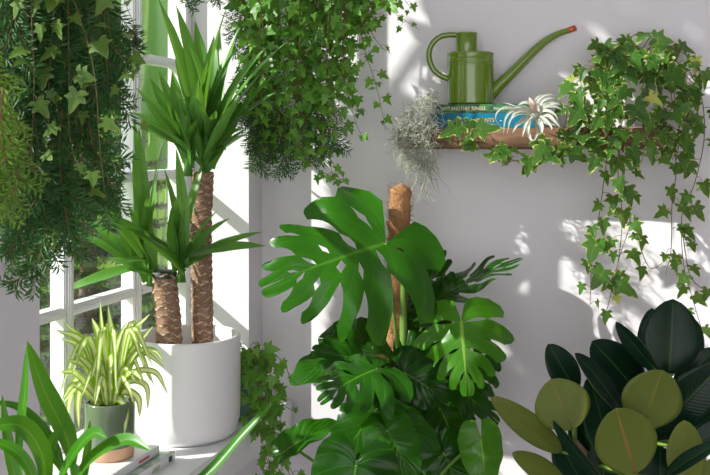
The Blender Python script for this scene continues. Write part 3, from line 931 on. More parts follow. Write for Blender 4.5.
for pts, w, dz in AIR:
    L = len(pts) - 1
    q = [A(p, dz * (i / L) + .012 * math.sin(3.14 * i / L)) for i, p in enumerate(pts)]
    grass_blade(mb, q, w / 7.3 / F * 2.28 * .85, D(0, .55, .8), 7, fold=.55, prof=lambda t: interp(t, [0, .15, .5, .85, 1], [1.1, 1.0, .75, .35, .04]))
for w_ in (0, 1, 2):
    q = [A((322 + 6 * w_, 195), .01), A((305 + 8 * w_, 140), .02), A((285 + 12 * w_, 88 + 14 * w_), .012)]
    grass_blade(bd, q, .0058, D(-.4 + .4 * w_, .1, 1), 7, fold=.5, prof=lambda t: interp(t, [0, .4, .8, 1], [.8, 1, .6, .05]))
sphere(mb, A((320, 225), .005), .011, (1, 1, .9))
mb.build('leaf_rosette', M['air'], air); tag(bd.build('bud', M['air_bud'], air), 'pinkish central bud')

# spanish moss
sm_ = MB()
def moss(p, d, n, st, kink):
    pts = [p.copy()]; d = d.normalized()
    for _ in range(n):
        d = (d + rdir() * kink + Vector((0, 0, -.10))).normalized()
        p = p + d * st; p.y = min(p.y, YB - .01)
        pts.append(p.copy())
    tube(sm_, pts, [.0010, .0006], n=4, cap=False)
def envelope():
    while True:
        u, v = U(394, 438), U(94, 168)
        top = interp(u, [394, 405, 418, 430, 446], [128, 112, 100, 93, 92]); bot = interp(u, [394, 400, 415, 430, 436, 446], [140, 158, 168, 168, 140, 112])
        if top < v < bot: return u, v
for _ in range(420):
    u, v = envelope(); Z = U(2.24, 2.36) if u < 431 else U(2.36, 2.44)
    moss(P(u, v, Z), rdir() + Vector((0, 0, -.3)), int(U(8, 13)), .0048, .95)
for (u, v0, v1) in [(424, 160, 203), (428, 160, 198), (420, 158, 190), (431, 150, 175), (410, 160, 176), (404, 150, 165), (426, 165, 200)]:
    for k in range(3):
        p = P(u + U(-2, 2), v0, U(2.26, 2.3)); n = int((v1 - v0) / F * 2.28 / .005)
        moss(p, Vector((0, 0, -1)), n, .0058, .35)
        for _ in range(3): moss(P(u + U(-3, 3), U(v0, v1), 2.28), rdir() + Vector((0, 0, -.8)), 5, .005, .5)
mo = sm_.build('spanish_moss', M['moss'])
tag(mo, 'tangle of pale grey spanish moss draped over the left end of the shelf', 'spanish moss')

# variegated ivy in a white pot
VI = P(636, 127.4, 2.36); VI.z = SH_T + .0005
vi = thing('potted_ivy', 'cream edged variegated ivy in white pot on the right end of the shelf', 'potted plant', VI)
mb = MB(); lathe(mb, VI, [(.001, .002), (.036, .002), (.039, .005), (.047, .145), (.049, .150), (.049, .158), (.046, .158), (.044, .14), (.001, .13)], 40); mb.build('pot', M['pot_white'], vi)
mb = MB(); lathe(mb, VI, [(.0435, .138), (.0445, .148), (.001, .152)], 24); mb.build('soil', M['soil'], vi)
lf = MB(); sm = MB(); zv = 2.36
TOP = (636, 62)
def strands(lst, Z0, lf, sm, step, size, pet, jit=.02, **kw):
    for s in lst:
        zz = U(-jit, jit)
        pts = [P(q[0], q[1], (Z0 + zz - (q[2] if len(q) > 2 else 0))) for q in s]
        ivy_strand(lf, sm, pts, step=step, size=size, pet=pet, **kw)
strands([[TOP, (620, 48, .02), (600, 55, .05), (588, 80, .06), (576, 105, .07)], [TOP, (612, 50, .02), (590, 70, .05), (572, 90, .06), (565, 125, .07), (560, 150, .08)], [TOP, (626, 44, .0), (612, 42, .0), (600, 50, .0)], [TOP, (648, 40), (655, 36), (664, 48)],
         [TOP, (655, 46, .02), (678, 50, .04), (692, 62, .05), (700, 75, .05)], [TOP, (650, 52, .04), (668, 72, .07), (676, 105, .08), (680, 140, .08)], [TOP, (646, 60, .06), (655, 90, .08), (654, 125, .09), (650, 150, .09)], [TOP, (625, 58, .06), (614, 85, .08), (608, 120, .09), (602, 150, .09)],
         [TOP, (660, 58, .04), (690, 80, .06), (700, 95, .06)], [TOP, (628, 56, .07), (612, 95, .09), (614, 130, .1), (622, 150, .1)], [TOP, (612, 56, .03), (584, 75, .05), (580, 120, .07), (590, 150, .08)], [TOP, (670, 55, .03), (688, 90, .05), (684, 130, .06), (672, 160, .07)],
         [TOP, (646, 50, .03), (660, 84, .08), (664, 120, .09), (658, 150, .1)], [TOP, (622, 52, .05), (604, 72, .08), (596, 105, .09), (580, 140, .09)], [TOP, (655, 44, -.02), (676, 44, -.02), (692, 52, -.01)], [TOP, (630, 46, -.02), (606, 52, -.02), (588, 62, -.01)]],
        zv, lf, sm, .023, (.032, .056), .018)
strands([[TOP, (662, 70, .05), (672, 100, .09), (664, 130, .12), (655, 162, .13)], [TOP, (668, 66, .05), (686, 104, .09), (680, 140, .11), (674, 170, .11)], [TOP, (644, 74, .09), (640, 110, .12), (646, 140, .13), (640, 166, .13)]],
        zv, lf, sm, .024, (.036, .058), .018, start=.5)
# trailing along the shelf front to the left
strands([[(606, 118, .06), (590, 140, .09), (560, 156, .1), (525, 163, .1), (495, 152, .1), (472, 141, .1), (446, 136, .1)], [(596, 122, .07), (572, 142, .1), (545, 154, .11), (515, 152, .11), (490, 146, .1)], [(582, 130, .08), (560, 150, .1), (535, 158, .1), (505, 162, .11)]],
        zv, lf, sm, .034, (.036, .058), .016, droop=.25)
# hanging strands
strands([[(612, 125, .08), (606, 165, .09), (600, 210, .09), (592, 260, .09), (590, 305, .09)], [(620, 125, .08), (618, 170, .09), (622, 215, .09), (618, 262, .09), (604, 322, .09)], [(615, 125, .08), (624, 180, .1), (630, 220, .1), (620, 255, .1), (610, 290, .1)],
         [(672, 130, .07), (676, 170, .08), (672, 205, .08), (671, 250, .08), (665, 275, .08)], [(690, 72, .06), (702, 100, .06), (704, 140, .06), (694, 185, .06), (682, 215, .06), (683, 260, .06), (690, 290, .06), (702, 330, .06)]],
        zv, lf, sm, .036, (.030, .050), .02)
for q in [(700, 120, .06), (640, 155, .09)]: pass
strands([[(682, 230, .06), (690, 275, .06), (705, 290, .06), (716, 296, .06)], [(634, 215, .09), (640, 245, .09), (650, 268, .09), (664, 262, .09)]], zv, lf, sm, .06, (.03, .045), .02)
# the largest single leaves of the photo
for (bu, bv, tu, tv_, dz) in [(461, 126, 436, 139, .12), (470, 121, 466, 139, .12), (474, 130, 505, 128, .12), (505, 150, 487, 165, .13), (538, 140, 555, 160, .13), (546, 146, 531, 168, .14), (620, 96, 606, 112, .13), (634, 104, 652, 126, .15), (628, 88, 616, 104, .13), (600, 118, 590, 134, .12), (632, 150, 640, 172, .14), (596, 158, 588, 176, .12), (690, 160, 672, 176, .1), (700, 126, 692, 142, .08), (604, 270, 590, 292, .12), (596, 240, 588, 268, .11), (615, 280, 640, 300, .12), (676, 134, 668, 152, .1), (656, 60, 640, 74, .1), (622, 62, 606, 80, .1), (580, 108, 566, 130, .1), (668, 70, 690, 92, .1)]:
    B = P(bu, bv, zv - dz); T = P(tu, tv_, zv - dz - .005)
    T = B + (T - B) * .95
    ivy_leaf(lf, B, T, (D(0, .3, 1) + rdir() * .25).normalized(), bend=.06, rnd=U(.1, .95))
sm.build('stem', M['stem_brown'], vi); lf.build('foliage', M['ivy_var'], vi)

# ------------------------------------------------------------------ monstera on a moss pole
ZM = 2.30
pole_top, pole_low = P(401, 184, ZM + .03), P(392, 372, ZM + .03)
dirp = (pole_low - pole_top); k = (pole_top.z - .36) / (pole_top.z - pole_low.z)
pole_base = pole_top + dirp * k
PB = Vector((pole_base.x, pole_base.y, 0))
mo = thing('potted_monstera', 'large monstera with glossy split leaves climbing a coir moss pole', 'potted plant', PB)
mb = MB(); lathe(mb, PB, [(.001, .002), (.12, .002), (.125, .006), (.155, .33), (.155, .40), (.150, .40), (.146, .34), (.001, .33)], 48); mb.build('pot', M['pot_grey'], mo)
mb = MB(); lathe(mb, PB, [(.145, .33), (.1465, .365), (.001, .375)], 32); mb.build('soil', M['soil'], mo)
mb = MB()
c = crom([pole_base, (pole_base + pole_top) / 2, pole_top], 50); m_ = len(c); n = 22; vs = []; fs = []; rp = 11.2 / F * ZM
for i, p in enumerate(c):
    t = i / (m_ - 1)
    cap = 1.0 if t < .985 else math.sqrt(max(0.02, 1 - ((t - .985) / .015) ** 2))
    waist = 1 - .10 * math.exp(-((t * 14) % 1.0 - .5) ** 2 * 60)
    for k in range(n):
        a = 2 * math.pi * k / n
        rr = rp * cap * waist * (1 + .10 * mnoise.noise(Vector((math.cos(a) * 3, math.sin(a) * 3, t * 60))))
        vs.append(p + Vector((math.cos(a), math.sin(a), 0)) * rr)
for i in range(m_ - 1):
    for k in range(n):
        k2 = (k + 1) % n; fs.append((i * n + k, i * n + k2, (i + 1) * n + k2, (i + 1) * n + k))
top = len(vs); vs.append(c[-1] + Vector((0, 0, .002)))
for k in range(n): fs.append(((m_ - 1) * n + k, (m_ - 1) * n + (k + 1) % n, top))
mb.add(vs, fs)
pole = tag(mb.build('moss_pole', M['coir'], mo), 'brown coir moss pole')
mb = MB()
for _ in range(1500):
    t = U(.55, 1.0); i = min(m_ - 1, int(t * m_)); a = U(0, 6.28)
    d = Vector((math.cos(a), math.sin(a), 0)); p = c[i] + d * rp * .96
    tg = (Vector((-d.y, d.x, 0)) * U(-1, 1) + Vector((0, 0, U(-.5, .8))) + d * U(.15, .7)).normalized()
    tube(mb, [p, p + tg * .006 + d * .0015, p + tg * U(.008, .016)], .00035, n=3, cap=False)
mb.build('fibres', M['coir_hair'], pole)
stem_axis = lambda z: pole_base + (pole_top - pole_base) * ((z - pole_base.z) / (pole_top.z - pole_base.z)) + RGT * .02 - FWD * .03
mb = MB(); tube(mb, crom([stem_axis(z) + rdir() * .006 for z in (.37, .6, .8, 1.0, 1.15, 1.3)], 6), [.014, .008], n=8); mb.build('stem', M['stem_green'], mo)

def cutset(n, d0=.4, g=.07, hole=True, start=.16):
    out = []
    for i in range(n):
        t = start + (.93 - start) * (i + .5) / n
        hs = hole and (i % 2 == 0)
        d = d0 * U(.8, 1.2)
        out.append((t, d, g * U(.8, 1.2), .10 if hs else 0, .10 + (d - .14) if hs and d > .28 else 0))
    return out
def mleaf(B, T, N, W=.52, cuts=None, bend=.1, fold=.1, cup=.3, ripple=.07, mat='monstera', pet=None, bd=.4, label=None, asym=None, tone=None):
    tone = U(.0, .5) if tone is None else tone  # lit leaves get a lighter colour by hand, shaded inner ones darker
    mb = MB(); Bp = P(*B); Tp = P(*T)
    lmap = LeafMap(Bp, Tp, D(*N), bend=bend, fold=fold, cup=cup, backdroop=bd, ripple=ripple, rfreq=2.2)
    if asym:
        rr_ = tone
        for sg_, (cu_, pm_, w_) in zip((1, -1), asym): heart_leaf(mb, lmap, w_, cu_, sides=(sg_,), pm=pm_, rnd=rr_)
    else: heart_leaf(mb, lmap, W, cuts, rnd=tone)
    o = mb.build('leaf', M[mat], mo, merge=1e-5)
    if label: o['label'] = label
    z = max(.42, Bp.z - U(.16, .3)) if pet is None else pet
    s = stem_axis(z); m = MB()
    away = (Bp - s); away.z = 0
    mid = s.lerp(Bp, .5) + (away.normalized() if away.length > .01 else -FWD) * .015 + Vector((0, 0, .04))
    tube(m, crom([s, mid, Bp], 8), [.0048, .0032], n=8)
    m.build('petiole', M['stem_green'], o)
    return o
# A: the big leaf at the upper left
cU = [(.22, 1.0, .05, .30, .62), (.42, .40, .10, .08, .26), (.60, .75, .05, .12, .30), (.74, .46, .085, .10, .24), (.88, .8, .05, .1, .3)]
cL = [(.16, .72, .06, .12, .26), (.30, .40, .075, .10, .24), (.44, .50, .05, .12, .26), (.56, .34, .10, .08, .2), (.70, .62, .06, .22, .46), (.84, .5, .08, .1, .26)]
mleaf((386, 243, ZM - .10), (258, 290, ZM - .14), (-.10, .40, 1), asym=[(cU, 112, .62), (cL, 196, .66)], bend=.12, fold=.10, cup=.55, ripple=.05, bd=.25, pet=1.0, tone=.95)
# B: lit leaf right
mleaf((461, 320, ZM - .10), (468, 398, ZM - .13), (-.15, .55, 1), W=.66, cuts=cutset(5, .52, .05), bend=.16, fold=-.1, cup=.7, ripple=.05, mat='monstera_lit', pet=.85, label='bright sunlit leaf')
# C: edge-on upper right
mleaf((436, 300, ZM + .02), (524, 258, ZM + .05), (-.35, .95, .28), W=.42, cuts=cutset(5, .40, .08), bend=.07, fold=.1, cup=.2, pet=1.0)
# D: behind the pole
mleaf((418, 306, ZM + .07), (444, 248, ZM + .10), (-.2, .3, 1), W=.5, cuts=cutset(4, .5, .06), bend=.05, cup=.3, pet=1.0)
# E: dark split leaf front left
mleaf((377, 369, ZM - .17), (318, 404, ZM - .22), (-.1, .95, .55), W=.72, cuts=cutset(5, .52, .06), bend=.14, cup=.5, ripple=.05, pet=.8, tone=.45)
# F: dark wide leaf above it
mleaf((374, 366, ZM - .07), (310, 350, ZM - .06), (.1, .75, .75), W=.55, cuts=cutset(3, .62, .06, False), bend=.12, cup=.3, pet=.85)
mleaf((366, 346, ZM + .02), (318, 338, ZM + .06), (.3, .5, .8), W=.55, cuts=None, bend=.1, cup=.3, pet=.9)
# G: long plain leaf at left
mleaf((346, 354, ZM + .0), (290, 385, ZM - .06), (-.2, .8, .6), W=.36, bend=.10, cup=.2, pet=.85, tone=.6)
# H: curled leaf far left
mleaf((292, 446, ZM - .06), (342, 424, ZM - .02), (-.35, .75, .55), W=.30, bend=.14, fold=.3, cup=-.2, ripple=.06, pet=.6, tone=.8)
# I: heart leaf bottom
mleaf((356, 465, ZM - .24), (346, 542, ZM - .26), (-.1, .30, 1), W=.56, bend=.06, fold=.2, cup=.45, pet=.62, tone=.15)
# J
mleaf((374, 412, ZM - .12), (338, 466, ZM - .20), (-.30, .8, .8), W=.46, bend=.08, fold=.15, cup=.25, pet=.7, tone=.3)
# K
mleaf((387, 430, ZM - .20), (414, 482, ZM - .22), (.1, .6, 1), W=.46, bend=.1, fold=.1, cup=.35, pet=.65, tone=.85)
# L
mleaf((404, 372, ZM - .10), (449, 402, ZM - .10), (.2, .3, 1), W=.50, bend=.08, cup=.35, pet=.75, tone=.0)
mleaf((408, 356, ZM - .02), (446, 350, ZM - .02), (.1, .35, 1), W=.6, bend=.08, cup=.3, pet=.8)
# M
mleaf((392, 418, ZM - .17), (440, 450, ZM - .17), (.1, .7, .75), W=.36, bend=.1, cup=.3, pet=.68)
# N
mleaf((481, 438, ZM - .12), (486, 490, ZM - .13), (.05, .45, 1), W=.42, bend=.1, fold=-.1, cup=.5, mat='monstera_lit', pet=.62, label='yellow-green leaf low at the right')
# O, P, R, S dark ones low right
mleaf((440, 408, ZM - .02), (466, 470, ZM - .02), (.2, .35, 1), W=.46, bend=.06, cup=.3, pet=.7)
mleaf((456, 388, ZM - .01), (500, 424, ZM - .02), (.2, .6, .8), W=.42, bend=.12, cup=.3, cuts=cutset(3, .55, .07, False), pet=.75)
mleaf((474, 356, ZM + .02), (486, 408, ZM + .02), (.2, .35, 1), W=.5, bend=.1, cup=.3, cuts=cutset(4, .5, .07), pet=.85)
mleaf((444, 452, ZM - .05), (464, 505, ZM - .05), (.1, .3, 1), W=.46, bend=.06, cup=.3, pet=.55)
mleaf((420, 440, ZM - .0), (424, 500, ZM - .0), (-.1, .3, 1), W=.5, bend=.06, cup=.3, pet=.6)
mleaf((430, 318, ZM + .03), (416, 352, ZM + .03), (.0, .4, 1), W=.6, bend=.06, cup=.3, pet=.9)

# ------------------------------------------------------------------ rubber plant
ZR = 1.98
RB = P(642, 900, ZR); RB.z = 0
ru = thing('rubber_plant', 'rubber plant with broad dark leaves and olive undersides in front of wall', 'potted plant', RB)
mb = MB(); lathe(mb, RB, [(.001, .002), (.12, .002), (.125, .006), (.15, .28), (.15, .30), (.144, .30), (.14, .27), (.001, .26)], 48); mb.build('pot', M['pot_white'], ru)
mb = MB(); lathe(mb, RB, [(.14, .255), (.1415, .275), (.001, .285)], 32); mb.build('soil', M['soil'], ru)
rstem = [Vector((RB.x, RB.y, .28)), P(644, 560, ZR), P(640, 470, ZR), P(648, 400, ZR), P(664, 372, ZR)]
mb = MB(); tube(mb, crom(rstem, 8), [.012, .007], n=8)
sub = [P(642, 540, ZR), P(606, 480, ZR - .03), P(575, 440, ZR - .03)]
tube(mb, crom(sub, 8), [.009, .005], n=8); mb.build('stem', M['bark_out'], ru)
def rw(w):
    return lambda t: w * (max(0, math.sin(math.pi * t ** .92)) ** .62 if t < 1 else 0) * (1 if t < .97 else .6) + .004
def rleaf(B, T, hw, N, bend=.08, fold=.12, under=False, redvein=False, cup=.25):
    """under: the face towards the viewer is the olive underside"""
    Bp = P(*B); Tp = P(*T); L = (Tp - Bp).length
    mb = MB(); n = D(*N)
    if under: n = -n
    w = hw / F * B[2] / L
    lm = LeafMap(Bp, Tp, n, bend=bend, fold=fold, cup=cup)
    blade_leaf(mb, lm, rw(w), 22, 5, 0, shell=(.0009, 1))
    o = mb.build('leaf', [M['rubber_top'], M['rubber_under']], ru)
    m = MB(); tube(m, [lm(t, 0, -.0012) for t in np.linspace(-.0, .93, 14)], [.0016, .0005], n=6); m.build('midrib', M['rubber_vein'] if redvein else M['rubber_under'], o)
    # petiole to the nearest stem point
    pts = crom(rstem, 8) + crom(sub, 8)
    q = min((p for p in pts if p.z < Bp.z - .005), key=lambda p: (p - Bp).length, default=pts[2])
    m = MB(); tube(m, [q, q.lerp(Bp, .5) + Vector((0, 0, -.004)), Bp], [.004, .0028], n=6); m.build('petiole', M['stem_green'], o)
    return o
rleaf((669, 374, ZR - .04), (673, 299, ZR - .02), 29, (-.05, .1, 1), .06)
rleaf((656, 376, ZR + .03), (652, 308, ZR + .06), 16, (-.5, .1, 1), .06)
rleaf((676, 372, ZR + .05), (694, 318, ZR + .07), 20, (.3, .2, 1), .08)
rleaf((658, 372, ZR - .03), (616, 322, ZR - .01), 10, (-.75, .15, .6), .05, .25, under=False)
rleaf((576, 392, ZR + .02), (548, 344, ZR + .04), 16, (.2, .2, 1), .06)
rleaf((573, 430, ZR - .07), (551, 379, ZR - .06), 28, (-.1, .05, 1), .06, .1, under=True)
rleaf((562, 452, ZR - .04), (491, 397, ZR - .08), 13, (-.5, .5, .8), -.07, .15, under=True)
rleaf((566, 484, ZR - .06), (512, 453, ZR - .10), 12, (-.4, .6, .7), -.05, .15, under=True)
rleaf((622, 412, ZR - .05), (575, 353, ZR - .03), 13, (.45, .45, .8), .08, .2)
rleaf((642, 398, ZR + .03), (592, 341, ZR + .06), 25, (.25, .3, 1), .07)
rleaf((643, 428, ZR - .12), (663, 370, ZR - .13), 31, (.05, .02, 1), .07, .1, under=True)
rleaf((636, 474, ZR - .17), (616, 408, ZR - .19), 31, (-.05, .02, 1), .06, .1, under=True, redvein=True)
rleaf((612, 462, ZR - .06), (589, 376, ZR - .04), 20, (.15, .2, 1), .06)
rleaf((606, 486, ZR - .12), (553, 420, ZR - .14), 8, (-.75, .35, .55), .07, .3)
rleaf((652, 432, ZR - .06), (724, 362, ZR - .10), 23, (.3, .5, .9), .10, .18)
rleaf((690, 490, ZR - .15), (684, 420, ZR - .14), 21, (.15, .02, 1), .05, .1, under=True)
rleaf((664, 478, ZR - .2), (722, 442, ZR - .22), 10, (-.25, .85, .4), .08, .2)
rleaf((674, 392, ZR - .02), (716, 348, ZR - .02), 13, (.1, .6, .75), .08, .2)
rleaf((676, 440, ZR - .02), (728, 408, ZR - .04), 17, (.2, .35, 1), .07)
rleaf((690, 446, ZR - .1), (735, 420, ZR - .1), 13, (.1, .5, 1), .07)
rleaf((582, 484, ZR - .02), (556, 436, ZR + .0), 18, (.2, .2, 1), .06)
rleaf((606, 492, ZR - .05), (598, 440, ZR - .05), 16, (-.1, .2, 1), .06)
rleaf((600, 470, ZR + .01), (572, 410, ZR + .01), 18, (.15, .2, 1), .06)
rleaf((700, 500, ZR - .1), (735, 458, ZR - .1), 20, (.1, .2, 1), .06, under=True)
rleaf((650, 450, ZR + .02), (655, 395, ZR + .02), 26, (0, .2, 1), .06)
rleaf((660, 505, ZR - .1), (660, 446, ZR - .1), 22, (0, .2, 1), .06)

# ------------------------------------------------------------------ foreground strap-leaved plant
ZF = 1.30
FB = P(40, 700, ZF); FB.z = 0
fo = thing('strap_leaved_plant', 'strap leaved green plant in the near left corner below the spider plant', 'potted plant', FB)
hpot = .60
mb = MB(); lathe(mb, FB, [(.001, .002), (.09, .002), (.095, .006), (.115, hpot - .02), (.115, hpot), (.110, hpot), (.107, hpot - .04), (.001, hpot - .05)], 40); mb.build('pot', M['pot_grey'], fo)
mb = MB(); lathe(mb, FB, [(.106, hpot - .05), (.1075, hpot - .035), (.001, hpot - .03)], 24); mb.build('soil', M['soil'], fo)
def fleaf(pts, w, N, dz=0.0, dz2=None):
    mb = MB(); L = len(pts) - 1
    dz2 = dz if dz2 is None else dz2
    b0 = FB + Vector((U(-.04, .04), U(-.04, .04), hpot - .032))
    q = [P(u, v, ZF + dz + (dz2 - dz) * i / L) for i, (u, v) in enumerate(pts)]
    wm = w / F * ZF
    pet = MB(); tube(pet, crom([b0, b0.lerp(q[0], .5) + Vector((0, 0, .02)), q[0]], 6), [.004, .003], n=6)
    grass_blade(mb, q, wm, D(*N), 8, fold=.22, prof=lambda t: interp(t, [0, .12, .35, .6, .85, .95, 1], [.12, .55, .95, 1, .6, .28, .03]))
    o = mb.build('leaf', M['strap'], fo); pet.build('petiole', M['stem_green'], o)
fleaf([(74, 470), (66, 436), (44, 390), (27, 341)], 12, (.75, .1, .6), .02)
fleaf([(22, 490), (20, 440), (25, 390), (27, 345)], 6, (-.5, .1, 1), .03)
fleaf([(66, 478), (52, 440), (20, 408), (-20, 402)], 5, (0, .8, .7), .06)
fleaf([(72, 500), (60, 466), (24, 432), (-25, 410)], 4, (0, .8, .7), .07)
fleaf([(46, 500), (42, 455), (20, 426), (-16, 428)], 11, (.4, .7, .6), -.06, -.12)
fleaf([(52, 500), (70, 460), (92, 434), (107, 438)], 7, (-.45, .6, .8), -.08, -.14)
fleaf([(60, 510), (88, 462), (124, 440), (151, 450)], 7, (-.4, .7, .75), -.08, -.16)
fleaf([(36, 510), (44, 470), (52, 442), (66, 420)], 6, (.5, .2, 1), .0)
fleaf([(70, 520), (82, 480), (87, 450), (90, 420)], 5, (.6, .2, .7), .04)
fleaf([(40, 520), (30, 470), (6, 446), (-30, 440)], 6, (.3, .7, .7), -.1)
fleaf([(30, 520), (16, 480), (8, 440), (2, 395)], 6, (.5, .1, 1), .02)
fleaf([(52, 530), (50, 480), (34, 440), (22, 408)], 6, (-.4, .2, 1), .0)
fleaf([(60, 560), (120, 530), (198, 482), (245, 432), (274, 402)], 6, (-.3, .7, .8), -.02, .0)
fleaf([(60, 540), (72, 500), (78, 478), (70, 458)], 8, (-.4, .5, .8), -.1)
fleaf([(74, 476), (70, 450), (52, 410), (44, 396)], 6, (.75, .2, .6), .05)

# ------------------------------------------------------------------ hanging greenery
def twine(r, p, up=ZC):
    m = MB(); tube(m, [p, Vector((p.x, p.y, (p.z + up) / 2)), Vector((p.x, p.y, up))], .002, n=5); m.build('twine', M['twine'], r)
def garland(name, label, anchor_px, Z, branches, plane, mat='fir', **kw):
    a = P(anchor_px[0], anchor_px[1], Z)
    r = thing(name, label, 'garland', a)
    nd = MB(); wd = MB()
    for b in branches:
        dz = U(-.05, .05)
        pts = [P(u, v, Z + dz - (.09 * max(0, 1 - u / 70) if Z < 2 else 0)) for u, v in b]
        fir_branch(nd, wd, pts, plane=(plane + rdir() * .35).normalized(), **kw)
    # binding stick the sprigs are wired to
    tube(wd, [a + Vector((0, 0, .02)), a.lerp(P(branches[0][-1][0], branches[0][-1][1], Z), .4)], .0028, n=6)
    wd.build('twigs', M['wood_twig'], r); nd.build('needles', M[mat], r)
    twine(r, a)
    return r
# left
ZL = 1.55
br = []
for k in range(46):
    u = U(6, 112); v = U(-50, 190)
    lim = interp(u, [0, 20, 45, 70, 95, 118], [272, 268, 262, 215, 205, 170])
    ln_ = U(60, 110)
    e = (u + U(-22, 22), min(v + ln_, lim))
    if e[0] > 122: e = (120, e[1])
    br.append([(u, v), ((u + e[0]) / 2 + U(-8, 8), (v + e[1]) / 2), e])
br += [[(56, 180), (52, 230), (38, 266), (8, 284)], [(60, 170), (66, 215), (74, 250)], [(50, 150), (30, 210), (10, 255)], [(70, 80), (100, 58), (134, 42)], [(80, 90), (110, 100), (128, 112)], [(60, 120), (96, 150), (122, 168)], [(70, 150), (92, 196), (110, 214)], [(20, 0), (10, 60), (14, 120)]]
garland('fir_garland', 'dense dark fir branch bundle hanging at the left edge before the window', (62, -60), ZL, br, -FWD, side=.065, gap=.032, ln=.026, step=.0014, rad=.0018, nw=.0029)
br = []
for k in range(10):
    u = U(-18, 13); v = U(20, 150)
    br.append([(u, v), (u + U(-8, 8), v + 45), (u + U(-12, 14), v + U(70, 100))])
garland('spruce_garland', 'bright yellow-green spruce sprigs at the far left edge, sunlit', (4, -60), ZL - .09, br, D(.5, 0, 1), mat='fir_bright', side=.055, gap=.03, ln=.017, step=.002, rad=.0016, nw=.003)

def hanging_ivy(label, a, Z, strs, mat, step, size, **kw):
    ap = P(a[0], a[1], Z)
    r = thing('hanging_ivy', label, 'hanging plant', ap)
    lf = MB(); sm = MB()
    for s in strs:
        dz = U(-.07, .07)
        pts = [P(u, v, Z + dz) for u, v in s]
        ivy_strand(lf, sm, pts, step=step, size=size, **kw)
    # hidden coir bowl the stems grow from
    m = MB(); lathe(m, ap, [(.001, -.07), (.05, -.055), (.08, -.02), (.088, .02), (.08, .02), (.07, -.01), (.001, -.01)], 24); m.build('basket', M['coir'], r)
    sm.build('stem', M['stem_brown'], r); lf.build('foliage', M[mat], r)
    twine(r, ap)
    return r
st = []
for k in range(7):
    u = U(14, 112); l = interp(u, [0, 40, 70, 100, 120], [150, 230, 240, 210, 190])
    e = l * U(.45, 1.0)
    st.append([(U(40, 80), -55), (u + U(-8, 8), -20), (u, e * .4), (u + U(-10, 10), e * .75), (u + U(-14, 14), e)])
st += [[(70, -55), (112, -20), (128, 10), (138, 40), (134, 70), (126, 100)], [(70, -55), (104, 0), (112, 40), (130, 60), (140, 80), (132, 118)], [(66, -40), (74, 110), (84, 190), (60, 240), (54, 272)], [(60, -40), (92, 60), (100, 150), (106, 200)]]
hanging_ivy('dusty variegated ivy strands hanging in front of the left dark fir bundle', (62, -75), ZL - .09, st, 'ivy_dusty', .050, (.020, .037), droop=.6, srad=.0005)
# bright leaf of the photo (top left)
# centre
ZCN = 2.40
st = []
for k in range(62):
    u = 246 + 140 * (k / 61) + U(-6, 6)
    l = interp(u, [240, 262, 285, 310, 335, 346, 356, 366, 390], [95, 150, 165, 150, 150, 135, 70, 30, -10]) * U(.6, 1.06)
    st.append([(U(290, 350), -58), (u + U(-8, 8), -40), (u + U(-4, 4), l * .3), (u + U(-7, 7), l * .7), (u + U(-9, 9), l)])
st += [[(340, -58), (372, -10), (396, 14), (420, 30)], [(340, -58), (366, 20), (380, 45), (392, 55)], [(340, -58), (362, 40), (376, 85), (386, 130)], [(330, -58), (345, 60), (352, 110), (364, 142)], [(325, -58), (326, 80), (322, 130), (340, 180)], [(315, -58), (318, 100), (330, 160), (334, 186)], [(315, -58), (312, 110), (310, 160), (346, 184)], [(340, -58), (376, -14), (400, -4), (412, 10)]]
hanging_ivy('dense green ivy curtain hanging from above, left of the watering can', (318, -75), ZCN, st, 'ivy_green', .0185, (.020, .037), droop=.6, srad=.0008)
br = []
for s in [[(252, 0), (244, 20), (238, 40)], [(262, 60), (250, 90), (252, 110)], [(262, 100), (258, 130), (262, 172)], [(268, 110), (280, 140), (288, 174)], [(278, 110), (296, 140), (308, 162)], [(262, 20), (252, 50), (250, 76)], [(296, 100), (316, 130), (326, 158)], [(258, 80), (254, 120), (256, 150)], [(270, 0), (262, 60), (264, 110)], [(276, 40), (272, 100), (276, 150)], [(310, 60), (316, 100), (340, 150)], [(268, -30), (248, -10), (236, 0)]]: br.append(s)
garland('fir_garland', 'dark fir sprigs hanging behind the ivy curtain, near the wall corner', (284, -60), ZCN + .05, br, -FWD, side=.07, gap=.026, ln=.026, step=.0014, rad=.002, nw=.0025)
garland('fir_garland', 'small fir sprig peeking in above the yucca at the top of the window', (205, -60), 2.2, [[(205, -50), (200, -20), (190, 8)], [(206, -40), (214, -14), (216, 4)], [(204, -40), (192, -22), (180, -4)]], -FWD, side=.05, gap=.03, ln=.02, step=.0018, rad=.0018, nw=.003)

# ------------------------------------------------------------------ light
SUND_ = Vector((1.5, 1.0, -1.125)).normalized()
w = bpy.data.worlds.new('World'); scn.world = w; w.use_nodes = True
bg = w.node_tree.nodes['Background']
nt = w.node_tree
tc = nt.nodes.new('ShaderNodeTexCoord'); dp = nt.nodes.new('ShaderNodeVectorMath'); dp.operation = 'DOT_PRODUCT'
nt.links.new(tc.outputs['Generated'], dp.inputs[0]); dp.inputs[1].default_value = Vector((.25, -.90, .35)).normalized()
mr = nt.nodes.new('ShaderNodeMapRange'); mr.interpolation_type = 'SMOOTHSTEP'
for i_, v_ in zip(('From Min', 'From Max', 'To Min', 'To Max'), (.20, .90, 1.0, 2.2)): mr.inputs[i_].default_value = v_
nt.links.new(dp.outputs['Value'], mr.inputs['Value']); nt.links.new(mr.outputs[0], bg.inputs['Strength'])
bg.inputs['Color'].default_value = (.965, .955, 1.0, 1)
sun = bpy.data.lights.new('sun', 'SUN'); sun.energy = 6.5; sun.angle = math.radians(.55); sun.color = (1, .965, .90)
so = bpy.data.objects.new('sun', sun); COL.objects.link(so)
SUND = Vector((1.5, 1.0, -1.125)).normalized()
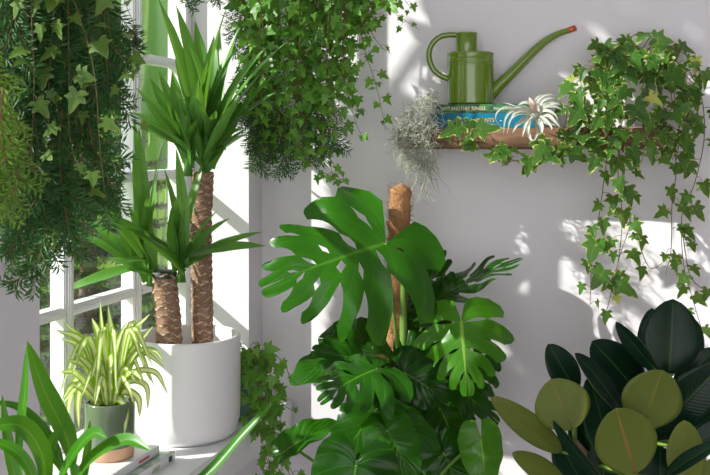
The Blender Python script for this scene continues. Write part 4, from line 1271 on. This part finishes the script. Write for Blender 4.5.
so.rotation_euler = SUND.to_track_quat('-Z', 'Y').to_euler()
so.location = (-4, -4, 5)

# ------------------------------------------------------------------ unseen tree added between the sun and the window to shade the wall
gt = thing('added_shade_tree', 'unseen leafy tree added outside the window to dapple the back wall with shade', 'tree', (-2.75, .15, -.12))
lf = MB(); wd = MB()
tp = [Vector((-2.75, .15, -.12)), Vector((-2.72, .2, 1.4)), Vector((-2.6, .35, 2.6)), Vector((-2.45, .55, 3.3))]
tube(wd, crom(tp, 8), [.07, .03], n=10)
def canopy_pt(x, z, xl):
    t = (x - xl) / 1.5
    return Vector((xl, YB - t, CAMZ + z + 1.125 * t))
hubs = [tp[-1]] + [canopy_pt(x, z, xl) for x, z, xl in [(.32, .6, -2.3), (0, .48, -2.2), (-.4, .42, -2.1), (-.73, -.02, -2.0), (-.72, -.4, -2.0), (-.34, -.57, -2.1)]]
tube(wd, crom(hubs, 6), [.018, .006], n=6)
# (x, z) zones of the back wall to be shaded; leaves are placed sunward of them
ZON = [(-.56, .35, .19, .75, 620), (-.80, -.665, -.62, .12, 150), (-.70, -.52, -.10, .14, 70), (-.42, -.17, -.74, -.40, 62), (-.12, .20, .10, .24, 30)]
for (x0, x1, z0, z1_, cnt) in ZON:
    for _ in range(cnt):
        x = U(x0, x1); z = U(z0, z1_)
        if -.25 < x < -.09 and .24 < z < .30 and R() < .9: continue
        if -.83 < x < -.57 and .1 < z: continue
        xl = U(-2.35, -1.75); t = (x - xl) / 1.5
        p = Vector((xl, YB - t, CAMZ + z + 1.125 * t))
        d = (rdir() + Vector((0, 0, -.5))).normalized(); sz = U(.06, .095)
        blade_leaf(lf, LeafMap(p - d * sz * .5, p + d * sz * .5, (rdir() * .6 - SUND_).normalized(), bend=.1, fold=.15), lambda t: .27 * math.sin(math.pi * min(1, t)) ** .7, 6, 1)
        if R() < .15:
            h = min(hubs, key=lambda q: (q - p).length)
            tube(wd, [h, h.lerp(p, .5) + rdir() * .03, p - d * sz * .5], [.003, .0012], n=4, cap=False)
wd.build('branches', M['bark_out'], gt); lf.build('foliage', M['broad'], gt)

# ------------------------------------------------------------------ camera
cam = bpy.data.cameras.new('camera'); cam.sensor_width = 36; cam.lens = F / 710 * 36
cam.shift_x = 0; cam.shift_y = -(237.5 - 140) / 710
cam.clip_start = .05
cam.dof.use_dof = True; cam.dof.focus_distance = 2.3; cam.dof.aperture_fstop = 16
co = bpy.data.objects.new('camera', cam); COL.objects.link(co)
co.location = (0, 0, CAMZ); co.rotation_euler = (math.radians(90), 0, TH)
scn.camera = co
vs_ = scn.view_settings
vs_.view_transform = 'Standard'; vs_.look = 'None'; vs_.exposure = .28; vs_.gamma = 1; vs_.use_curve_mapping = False
